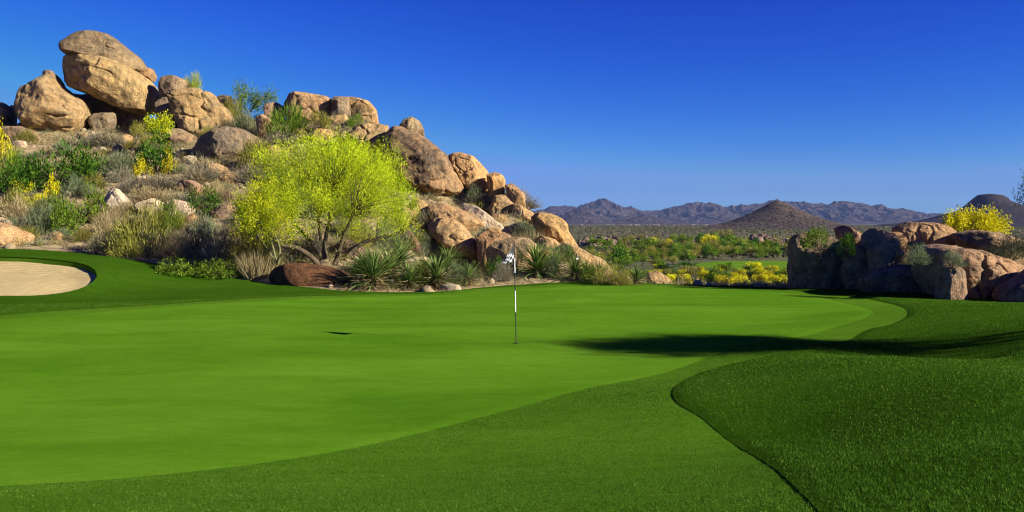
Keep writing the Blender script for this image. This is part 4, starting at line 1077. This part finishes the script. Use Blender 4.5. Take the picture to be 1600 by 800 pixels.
# trees beyond the right edge of the frame: one throws its shadow over the green, one shades the outcrop
gz = zt(24.3, 9.6)
make_tree('mesquite_tree', 'tall mesquite just out of frame that shadows the green', (24.3, 9.6, gz - .05),
          [[(0, 0, 0), (-.15, .1, 2.4), (.1, 0, 4.8), (0, .1, 7.6)], [(.1, .3, 0), (.5, .6, 2.6), (.4, .7, 7.0)]],
          [(0, 0, 8.1, 1.2, 1.7, .55), (.3, .4, 7.6, 1.3, 1.8, .5), (-.2, -.3, 8.5, .8, 1.1, .4), (0, 0, 8.9, .3, .4, .22), (.6, .1, 7.0, .9, .9, .3)], 430, 34, .34, (.17, .06), 'midgreen', 'bark', 31, .16, ntwig=90)
d = 30.5; bx = (1668 - CX) / F * d; bz = zt(bx, d)
P = loc_of(1668, HY + (H - bz) / d * F, d); S = d / F
make_tree('mesquite_tree', 'dark mesquite whose branch tips reach in at the right edge', (bx, d, bz - .05),
          [[P(1668, 460), P(1662, 400, .2), P(1650, 330, 0), P(1640, 280, 0)], [P(1670, 460), P(1690, 390, .3), P(1700, 320, .4)]],
          [(*P(cx, cy, y), rx * S, rx * S, ry * S) for cx, cy, y, rx, ry in ((1646, 300, 0, 42, 30), (1625, 302, .3, 24, 20), (1690, 290, .2, 50, 40), (1650, 260, 0, 36, 24), (1720, 330, 0, 40, 30))], 260, 40, .22, (.10, .035), 'darkgreen', 'bark', 32, .10, ntwig=70)

# ------------------------------------------------------------------ valley beyond the green
def far_px(px, py):
    """valley floor point seen at a photo pixel"""
    d = (H + 8.0) * F / (py - HY)
    if d > 400: d = (H + 8.0 - 1.0) / ((py - HY) / F - .0025)
    return np.array([(px - CX) / F * d, d])
M['far_turf'] = m_turf('far_fairway_turf', (.055, .115, .010), (.085, .165, .012), (.11, .20, .02), 2, .02, .3, .5)
fw = catmull([far_px(*q) for q in ((1085, 414), (1110, 409.5), (1160, 408), (1240, 408), (1330, 409), (1400, 413), (1380, 420), (1300, 424), (1220, 424), (1150, 421), (1105, 419))], True, 6)
patch('far_fairway', fw, M['far_turf'], .06, 4)

def crown_variant(kind, seed):
    rng = np.random.default_rng(seed)
    g = Geo()
    if kind == 'round':
        lob = [(rng.normal() * .16, rng.normal() * .16, .56 + rng.normal() * .12, .36, .36, .34) for _ in range(6)]
    else:
        lob = [(rng.normal() * .26, rng.normal() * .26, .60 + rng.normal() * .10, .30, .30, .22) for _ in range(7)]
    lob = np.array(lob); n = 620
    k = rng.integers(0, len(lob), n); u = rng.normal(size=(n, 3)); u /= np.linalg.norm(u, axis=1)[:, None]
    q = lob[k, :3] + u * lob[k, 3:] * (rng.random(n) ** .33)[:, None]
    q[:, 2] = np.abs(q[:, 2])
    ct = rng.random(len(lob))
    g.cards(q, u * .6 + rng.normal(size=(n, 3)) * .6, rng.uniform(.07, .15, n), rng.uniform(.04, .085, n), np.clip(.35 * ct[k] + .65 * rng.random(n), 0, 1), rng)
    cr_n = sum(len(f) for f in g.t4)
    tg = Geo()
    for j in range(3 if kind != 'round' else 2):
        e = lob[j, :3]
        tg.tube([(0, 0, -.06), (e[0] * .4, e[1] * .4, .25), (e[0] * .8, e[1] * .8, e[2])], [.03, .024, .010], 5, .4)
    return g, tg
_vt = {}
def valley_tree(kind, mat, cx, base, w, h, label, name, cat, group, rng, parts):
    q = far_px(cx, base); d = q[1]; s = d / F
    key = (kind, mat, rng.randrange(3))
    if key not in _vt:
        g, tg = crown_variant(kind, 50 + len(_vt))
        _vt[key] = (g.mesh('crown', [M[mat]]), tg.mesh('trunk', [M['bark']]))
    z = float(z_smooth(q[0], q[1])[0])
    t = thing(name, label, cat, (q[0], d, z), rng.uniform(0, 6.28), group)
    t.scale = (w * s * .62, w * s * .62, h * s * 1.05)
    ob('trunk', _vt[key][1], t); ob('crown', _vt[key][0], t)
rng = random.Random(77)
V_ = valley_tree
# single ones that stand out
V_('round', 'darkgreen', 966, 421, 40, 38, 'biggest dark green round tree in the valley, nearest the ridge', 'valley_tree', 'tree', None, rng, True)
V_('round', 'darkgreen', 1025, 404, 24, 19, 'left of the twin dark round trees in mid valley', 'valley_tree', 'tree', None, rng, True)
V_('round', 'darkgreen', 1049, 408, 26, 20, 'right of the twin dark round trees in mid valley', 'valley_tree', 'tree', None, rng, True)
V_('round', 'darkgreen', 1111, 449, 36, 26, 'dark green rounded shrub among yellow bloom just beyond the green', 'valley_shrub', 'shrub', None, rng, True)
V_('round', 'darkgreen', 1177, 437, 30, 18, 'dark green shrub in the yellow bloom below the far fairway', 'valley_shrub', 'shrub', None, rng, True)
V_('round', 'darkgreen', 1216, 444, 28, 20, 'dark green shrub in the yellow bloom next to the right outcrop', 'valley_shrub', 'shrub', None, rng, True)
V_('flat', 'darkgreen', 1075, 421, 40, 12, 'low dark green thicket at the left end of the far fairway', 'valley_shrub', 'shrub', None, rng, True)
V_('flat', 'darkgreen', 1040, 428, 46, 16, 'wide dark green shrub behind the first yellow blooms', 'valley_shrub', 'shrub', None, rng, True)
cnt = 0
for row, (y0, y1, n, mats) in enumerate(((437, 452, 50, ['yellow'] * 4 + ['olive', 'midgreen']), (424, 438, 34, ['yellow'] * 3 + ['olive', 'midgreen', 'midgreen']), (396, 423, 104, ['midgreen'] * 6 + ['darkgreen', 'olive', 'olive']),
                                        (383, 397, 64, ['midgreen'] * 6 + ['darkgreen'] * 2 + ['olive', 'olive', 'olive', 'yellow']), (377, 384, 34, ['darkgreen', 'midgreen', 'midgreen'] + ['olive'] * 3))):
    for k in range(n):
        f_ = (k + rng.random()) / n
        py = rng.uniform(y0, y1); px = (1045 if row == 0 else 920) + f_ * (1250 - (1045 if row == 0 else 920)) + (40 * rng.random() if f_ > .9 else 0)
        if row == 0 and py < 440 and px > 1230: continue
        if row == 1 and px > 1085 and py < 428: py = 428 + rng.random() * 8
        if row == 2 and px > 1075 and py > 407: py = rng.uniform(394, 407)
        mat = rng.choice(mats)
        sc_ = (py - HY) / 100
        w = rng.uniform(20, 34) * (sc_ ** .7) if row < 2 else rng.uniform(18, 32)
        if row == 4: w *= .6
        h = w * rng.uniform(.5, .8)
        lab, grp = {'yellow': ('yellow blooming palo verde in the valley beyond the green', 'yellow palo verdes in the valley'), 'midgreen': ('leafy mid green desert tree in the valley beyond the green', 'mid green trees in the valley'),
                    'darkgreen': ('dark green bushy tree in the valley beyond the green', 'dark green trees in the valley'), 'olive': ('olive brown scrubby tree in the valley beyond the green', 'olive scrub trees in the valley')}[mat]
        V_('round' if mat == 'darkgreen' else 'flat', mat, px, py, w, h, lab, 'valley_palo_verde' if mat == 'yellow' else 'valley_tree', 'tree', grp, rng, True)
# saguaro posts in the yellow bloom
sgm = m_plain('saguaro_skin', (.045, .055, .025), .8)
for px, py, h, lab in ((1059, 452, 20, 'dark saguaro standing at the left end of the yellow bloom'), (1083, 451, 18, 'thin dark saguaro between two yellow blooms'), (1002, 436, 16, 'short saguaro in front of the wide dark shrub')):
    q = far_px(px, py); s = q[1] / F; g = Geo(); hh = h * s
    zz = np.linspace(0, hh, 9)
    g.tube([(0, 0, z) for z in zz], np.r_[np.full(7, .2), .17, .03], 10)
    sgo = thing('saguaro', lab, 'cactus', (q[0], q[1], float(z_smooth(q[0], q[1])[0])))
    ob('stem', g.mesh('stem', [sgm], True), sgo)
    g = Geo(); g.tube([(.1, 0, hh * .45), (.5, 0, hh * .48), (.55, 0, hh * .6), (.55, 0, hh * .8)], [.11, .12, .12, .03], 8)
    ob('arm', g.mesh('arm', [sgm], True), sgo)

# low rocky knolls
M['knoll'] = m_slope('knoll_rock', (.10, .075, .055), (.17, .125, .09), (.045, .035, .028), .15, .6, 1.0, .7)
def knoll(cx, base, wpx, hpx, seed, skew=0.0):
    q = far_px(cx, base); d = q[1]; s = d / F
    rng = np.random.default_rng(seed)
    n = 60; u = np.linspace(-1.2, 1.2, n); U_, V2 = np.meshgrid(u, u)
    r = np.hypot(U_ + skew * (1 - np.hypot(U_, V2)), V2)
    hgt = np.maximum(0, 1 - r ** 1.3) * hpx * s
    x = U_ * wpx * .5 * s; y = V2 * wpx * .4 * s
    p = np.column_stack([x.ravel() + q[0], y.ravel() + d, 0 * x.ravel()])
    hgt = hgt.ravel() * (1 + .45 * fbm(p * .13, 4) + .2 * fbm(p * .5, 3))
    p[:, 2] = z_smooth(p[:, 0], p[:, 1]) - .6 + hgt
    i_ = (np.arange(n - 1)[:, None] * n + np.arange(n - 1)[None]).ravel()
    ob('rocky_knoll', mesh_np('rocky_knoll', p, np.column_stack([i_, i_ + 1, i_ + n + 1, i_ + n]), [M['knoll']], True), kind='structure')
    v0, f0 = ico(2); g = Geo()
    hi_ = np.nonzero(hgt > .15 * hpx * s)[0]
    for k in rng.choice(hi_, min(130, len(hi_)), replace=False):
        a = rng.uniform(.25, 1.0) ** 1.6 * 1.9
        vv = v0 * (1 + .25 * rng.normal(size=v0.shape)) * a * rng.uniform(.7, 1.3, 3) + p[k]
        g.add(vv, f0, rng.random())
    ob('knoll_rocks', g.mesh('knoll_rocks', [M['knollstone']]), kind='stuff')
M['knollstone'] = m_foliage('knoll_stone', [(0, (.07, .05, .038)), (.5, (.15, .105, .075)), (1, (.26, .19, .14))], 0.0)
for a_ in ((955, 384, 100, 14, 1, .2), (1010, 382, 60, 8, 2), (1068, 383, 52, 10, 3, -.4), (1095, 383, 40, 6, 4), (1190, 384, 70, 17, 5), (1240, 384, 44, 8, 6), (920, 385, 40, 10, 7)):
    knoll(*a_)

# cone hill, mesa
M['cone'] = m_slope('cone_hill_scrub', (.058, .043, .032), (.100, .074, .054), (.020, .017, .013), .02, .16, 2.5, .85)
def peak(name, prof, d, depth_w, mat, seed, relief, n=150):
    prof = np.array(prof, float); s = d / F
    xs = (prof[:, 0] - CX) * s; hs = (HY - prof[:, 1]) * s + H
    zb = float(z_far(np.array([(xs[0] + xs[-1]) / 2]), np.array([d]))[0]) - 2
    k = np.argmax(hs); x0 = xs[k]
    X, Yv = np.meshgrid(np.linspace(xs[0], xs[-1], n), np.linspace(-depth_w, depth_w, n))
    wl, wr = x0 - xs[0], xs[-1] - x0
    # distance rings: the silhouette profile swept round the summit
    rx = np.where(X < x0, (x0 - X) / wl, (X - x0) / wr); ry = np.abs(Yv) / depth_w
    r = np.hypot(rx, ry)
    a = np.arctan2(ry, rx)
    left = np.interp(x0 - np.clip(r, 0, 1) * wl, xs, hs); right = np.interp(x0 + np.clip(r, 0, 1) * wr, xs, hs)
    w = sstep(-.35, .35, (X - x0) / (np.abs(X - x0) + np.abs(Yv) + 1e-6))
    h = left * (1 - w) + right * w - zb
    p = np.column_stack([X.ravel(), Yv.ravel() + d, 0 * X.ravel()])
    rid = fbm(np.column_stack([a.ravel() * 3 * np.sign(Yv.ravel() + 1e-6) + X.ravel() * 0, r.ravel() * 1.2, np.full(n * n, seed)]) * (1.6, 1, 1), 4, .55, True)
    rid = .45 * rid + .75 * fbm(p * (9.0 / wl), 5, .6)
    f = h.ravel() * (1 - relief * (1 - rid) * np.clip(r.ravel() * 1.3, 0, 1) * np.clip(1.25 - r.ravel(), 0, 1))
    p[:, 2] = zb + f * sstep(1.12, .9, r.ravel())
    i_ = (np.arange(n - 1)[:, None] * n + np.arange(n - 1)[None]).ravel()
    return ob(name, mesh_np(name, p, np.column_stack([i_, i_ + 1, i_ + n + 1, i_ + n]), [M[mat]], True), kind='structure'), p
_, conep = peak('conical_hill', [(1020, 360), (1080, 357.5), (1108, 353.5), (1142, 346), (1178, 331), (1198, 320), (1210, 314), (1217, 313.5), (1226, 317), (1245, 327), (1262, 334), (1282, 342), (1310, 351), (1345, 357), (1390, 360)], 1500, 190, 'cone', 3, .10)
M['mesa'] = m_slope('mesa_rock', (.026, .020, .021), (.042, .032, .030), (.014, .012, .012), .01, .06, 3.0, .6)
peak('flat_topped_mesa', [(1380, 352), (1440, 346), (1470, 338), (1500, 329), (1514, 318), (1521, 311), (1530, 303.5), (1545, 302.5), (1566, 304), (1572, 308), (1576, 313), (1595, 320), (1625, 330), (1680, 342), (1760, 352)], 2300, 330, 'mesa', 8, .22)

# mountain ranges
M['mount'] = m_slope('mountain_slope', (.040, .030, .028), (.072, .052, .043), (.016, .014, .015), .0022, .014, 40.0, .7)
def rng_sheet(name, prof, d0, d1, d2, seed, amp, mat, nx=620, ny=90, fx=420.0):
    prof = np.array(prof, float)
    px = np.linspace(prof[0, 0], prof[-1, 0], nx); ridge = np.interp(px, prof[:, 0], prof[:, 1])
    kz = np.hanning(7); kz /= kz.sum(); ridge = np.convolve(np.pad(ridge, 3, 'edge'), kz, 'valid')
    ys = np.concatenate([np.linspace(d0, d1, ny - 20), np.linspace(d1, d2, 21)[1:]])
    PX, YY = np.meshgrid(px, ys)
    X = (PX - CX) / F * d1 * (1 + .35 * (YY / d1 - 1))
    zb = -8 - .0025 * (np.hypot(X, YY) - 400) - 6
    top = (HY - ridge)[None] / F * d1 + H - (-8 - .0025 * (d1 - 400))
    s = np.where(YY < d1, (YY - d0) / (d1 - d0), 1 - (YY - d1) / (d2 - d1))
    P3 = np.column_stack([X.ravel() / fx, YY.ravel() / (fx * 1.7), np.full(X.size, seed)])
    warp = fbm(P3 * 1.3 + 31, 3); P3[:, 0] += .55 * warp
    rd = fbm(P3, 5, .55, True).reshape(X.shape); rd2 = fbm(P3 * (2.7, 2.2, 1) + 5, 4, .55, True).reshape(X.shape)
    A = np.clip(s, 0, 1); A = amp * np.minimum(1, 4 * A) * np.clip(1.12 - A, 0, 1) ** .7
    h = top * np.clip(s, 0, 1) ** 1.15 * (1 - A * (1 - rd) * 1.1 - A * .55 * (1 - rd2) - A * .25 * (1 - fbm(P3 * (7, 5, 1) + 11, 3, .55, True).reshape(X.shape))) + top * .05 * (rd - .4) * sstep(.8, 1, s)
    p = np.column_stack([X.ravel(), YY.ravel(), (zb + np.maximum(h, 0) + 6 * sstep(0, .05, s)).ravel()])
    ny_ = len(ys)
    i_ = (np.arange(ny_ - 1)[:, None] * nx + np.arange(nx - 1)[None]).ravel()
    ob(name, mesh_np(name, p, np.column_stack([i_, i_ + 1, i_ + nx + 1, i_ + nx]), [M[mat]], True), kind='structure')
rng_sheet('far_mountains', [(560, 350), (640, 343), (700, 338), (760, 333), (800, 330), (835, 325), (860, 320), (880, 318), (900, 315), (925, 310), (943, 307), (955, 310), (975, 318), (1000, 323), (1020, 325.5), (1040, 322), (1055, 317), (1080, 311), (1105, 307),
            (1116, 307), (1132, 314), (1160, 317), (1182, 312), (1202, 309), (1216, 306), (1240, 308.5), (1262, 310), (1282, 311), (1300, 312), (1320, 310), (1345, 313.5), (1360, 317), (1376, 314), (1392, 317), (1420, 323), (1450, 328), (1490, 334), (1560, 339), (1640, 344), (1760, 350)], 6500, 8000, 8900, 2, .74, 'mount', 1000, 150, 300.0)
rng_sheet('mountain_foothills', [(760, 352), (820, 350), (852, 348), (872, 338), (890, 327), (906, 322), (920, 327), (938, 336), (956, 342), (985, 338), (1008, 334), (1026, 338), (1052, 345), (1090, 350), (1130, 351), (1180, 349), (1230, 350)], 5200, 5800, 6300, 4, .65, 'mount', 400, 80, 170.0)

M['conestone'] = m_foliage('cone_stone', [(0, (.03, .024, .02)), (.5, (.075, .058, .045)), (1, (.16, .125, .095))], 0.0)
# scrub on the plain, the cone and the mountains' feet: past counting
M['scrub'] = m_foliage('plain_scrub', [(0, (.028, .030, .014)), (.5, (.060, .062, .028)), (1, (.115, .105, .055))], 0.0)
r8 = np.random.default_rng(9)
v0 = np.array([(1, 0, 0), (.3, .95, .1), (-.8, .6, 0), (-.8, -.6, .05), (.3, -.95, 0), (0, 0, .95)], float)
f0 = np.array([(0, 1, 5), (1, 2, 5), (2, 3, 5), (3, 4, 5), (4, 0, 5)])
def scatter(name, P, size, flat, mat, tint=None):
    n = len(P); a = r8.uniform(0, 6.28, n); sz = r8.uniform(.5, 1.3, n) * size
    J = v0[None] * (1 + .25 * r8.normal(size=(n, 6, 3)))
    R = np.stack([J[..., 0] * np.cos(a)[:, None] - J[..., 1] * np.sin(a)[:, None], J[..., 0] * np.sin(a)[:, None] + J[..., 1] * np.cos(a)[:, None], J[..., 2] * flat], -1) * sz[:, None, None]
    V = (R + P[:, None] - (0, 0, .1)).reshape(-1, 3)
    Fc = (f0[None] + (np.arange(n) * 6)[:, None, None]).reshape(-1, 3)
    ob(name, mesh_np(name, V, Fc, [M[mat]], False, {'tint': np.repeat(r8.random(n), 6)}), kind='stuff')
n = 26000
dd = np.exp(r8.uniform(math.log(250), math.log(4200), n)); pp = r8.uniform(740, 1900, n)
x = (pp - CX) / F * dd; z = z_far(x, dd)
far_k = ~((dd < 480) & (sdf(fw, x, dd) < 6))
scatter('plain_scrub', np.column_stack([x, dd, z])[far_k], np.clip(dd[far_k] * .0016, .8, 3.2), .9, 'scrub')
k = r8.choice(len(conep), 6000); q = conep[k] + np.column_stack([r8.normal(size=(6000, 2)) * 1.2, np.zeros(6000)])
scatter('cone_hill_scrub', q[(q[:, 1] < 1560)][:900], 1.7, .9, 'scrub')
k = r8.choice(len(conep), 5000); q = conep[k] + np.column_stack([r8.normal(size=(5000, 2)) * 1.2, np.zeros(5000)])
scatter('cone_hill_rocks', q[(q[:, 1] < 1560)], 1.6, .8, 'conestone')

# pale houses of the far town
hm = m_plain('stucco', (.27, .24, .20), .9); rm = m_plain('flat_roof', (.22, .17, .13), .9); wm_ = m_plain('window_glass', (.03, .035, .04), .3)
g = Geo(); g.add(*box(-6, 6, -5, 5, -1, 3.4)); g.add(*box(1, 8, -7, -5.01, -1, 2.9)); hw_ = g.mesh('wall', [hm])
g = Geo(); g.add(*box(-6.4, 6.4, -4.8, 5.4, 3.41, 3.9)); g.add(*box(.7, 8.3, -7.4, -5.1, 2.91, 3.3)); hr_ = g.mesh('roof', [rm])
g = Geo(); g.add(*box(-1, 1, -.05, .05, 0, 1.2)); hwin = g.mesh('window', [wm_])
rng = random.Random(12)
for k in range(46):
    d = rng.uniform(2500, 4300); px = rng.choice([rng.gauss(985, 45), rng.gauss(1065, 28), rng.uniform(890, 1180)])
    x = (px - CX) / F * d
    t = thing('house', 'tiny pale house on the far plain below the mountains', 'house', (x, d, float(z_far(np.array([x]), np.array([d]))[0])), rng.uniform(-.5, .5), 'pale houses on the far plain')
    ob('wall', hw_, t); ob('roof', hr_, t)
    for wx in (-4, -1.2, 4.5):
        o = ob('window', hwin, t); o.location = (wx, -5.03 if wx < 0 else -7.03, 1.0)

# ------------------------------------------------------------------ loose litter on the slope: stones and dry tufts past counting
r8 = np.random.default_rng(14)
n = 14000
x = r8.uniform(-40, 14, n); y = r8.uniform(30, 72, n)
k = sdf(GRASS, x, y) > .15
x, y = x[k], y[k]; dens = fbm(np.column_stack([x * .25, y * .25, 0 * x]), 3) > -.12
x, y = x[dens], y[dens]; m = len(x); z = soil_z(x, y)
g = Geo()
per = 16; kk = np.repeat(np.arange(m), per)
big = r8.uniform(.5, 1.2, m)
C = np.column_stack([x, y, z])[kk] + np.column_stack([r8.normal(size=(m * per, 2)) * .13, np.full(m * per, -.02)]) * big[kk][:, None]
Dv = r8.normal(size=(m * per, 3)) * .6; Dv[:, 2] = 1
g.cards(C, Dv, r8.uniform(.12, .38, m * per) * big[kk], .022, np.clip(.5 * r8.random(m)[kk] + .5 * r8.random(m * per), 0, 1), r8, True)
ob('dry_litter_grass', g.mesh('dry_litter_grass', [M['tan']]), kind='stuff')
for nm_, mt_, cnt_, off_ in (('grey_underbrush', 'greybrush', 1500, 0), ('olive_underbrush', 'olive', 700, 20), ('straw_underbrush', 'tan', 1100, 40), ('sage_underbrush', 'sage', 600, 60)):
    x = r8.uniform(-40, 12, cnt_ * 3); y = r8.uniform(33, 72, cnt_ * 3)
    k = (sdf(GRASS, x, y) > .9) & (fbm(np.column_stack([x * .22, y * .22, 0 * x + off_]), 3) > -.05)
    x, y = x[k][:cnt_], y[k][:cnt_]; m = len(x); z = soil_z(x, y); R_ = r8.uniform(.18, .5, m)
    per = 56; kk = np.repeat(np.arange(m), per)
    D = r8.normal(size=(m * per, 3)); D /= np.linalg.norm(D, axis=1)[:, None]; D[:, 2] = np.abs(D[:, 2]) * .9 + .05
    C = np.column_stack([x, y, z])[kk] + D * (R_[kk] * r8.uniform(.2, .8, m * per))[:, None]
    g = Geo(); g.cards(C, D + r8.normal(size=D.shape) * .35, R_[kk] * r8.uniform(.35, .7, m * per), .022, np.clip(.35 * r8.random(m)[kk] + .65 * r8.random(m * per), 0, 1), r8, True)
    ob(nm_, g.mesh(nm_, [M[mt_]]), kind='stuff')
n = 2600
x = r8.uniform(-38, 12, n); y = r8.uniform(31, 68, n); k = sdf(GRASS, x, y) > .1; x, y = x[k], y[k]; m = len(x); z = soil_z(x, y)
v1, f1 = ico(2)
sz = .05 + .26 * r8.random(m) ** 3.0
V = (v1[None] * (1 + .18 * r8.normal(size=(m, len(v1), 3))) * sz[:, None, None] * r8.uniform(.6, 1.2, (m, 1, 3)) + np.column_stack([x, y, z])[:, None])
Fc = (f1[None] + (np.arange(m) * len(v1))[:, None, None]).reshape(-1, 3)
M['pebble'] = m_foliage('slope_stone', [(0, (.10, .075, .045)), (.5, (.19, .14, .085)), (1, (.29, .22, .14))], 0.0)
ob('slope_stones', mesh_np('slope_stones', V.reshape(-1, 3), Fc, [M['pebble']], False, {'tint': np.repeat(r8.random(m), len(v1))}), kind='stuff')

# ------------------------------------------------------------------ air
hz_m, nt = nodes('air'); vol = nn(nt, 'ShaderNodeVolumePrincipled', i_Density=2.2e-5); vol.inputs['Color'].default_value = (.34, .50, 1, 1); vol.inputs['Anisotropy'].default_value = 0.0
o_ = nn(nt, 'ShaderNodeOutputMaterial'); nt.links.new(vol.outputs[0], o_.inputs['Volume'])
g = Geo(); g.add(*box(-13500, 13500, -13500, 13500, -80, 330)); ob('haze', g.mesh('haze', [hz_m]), kind='stuff')
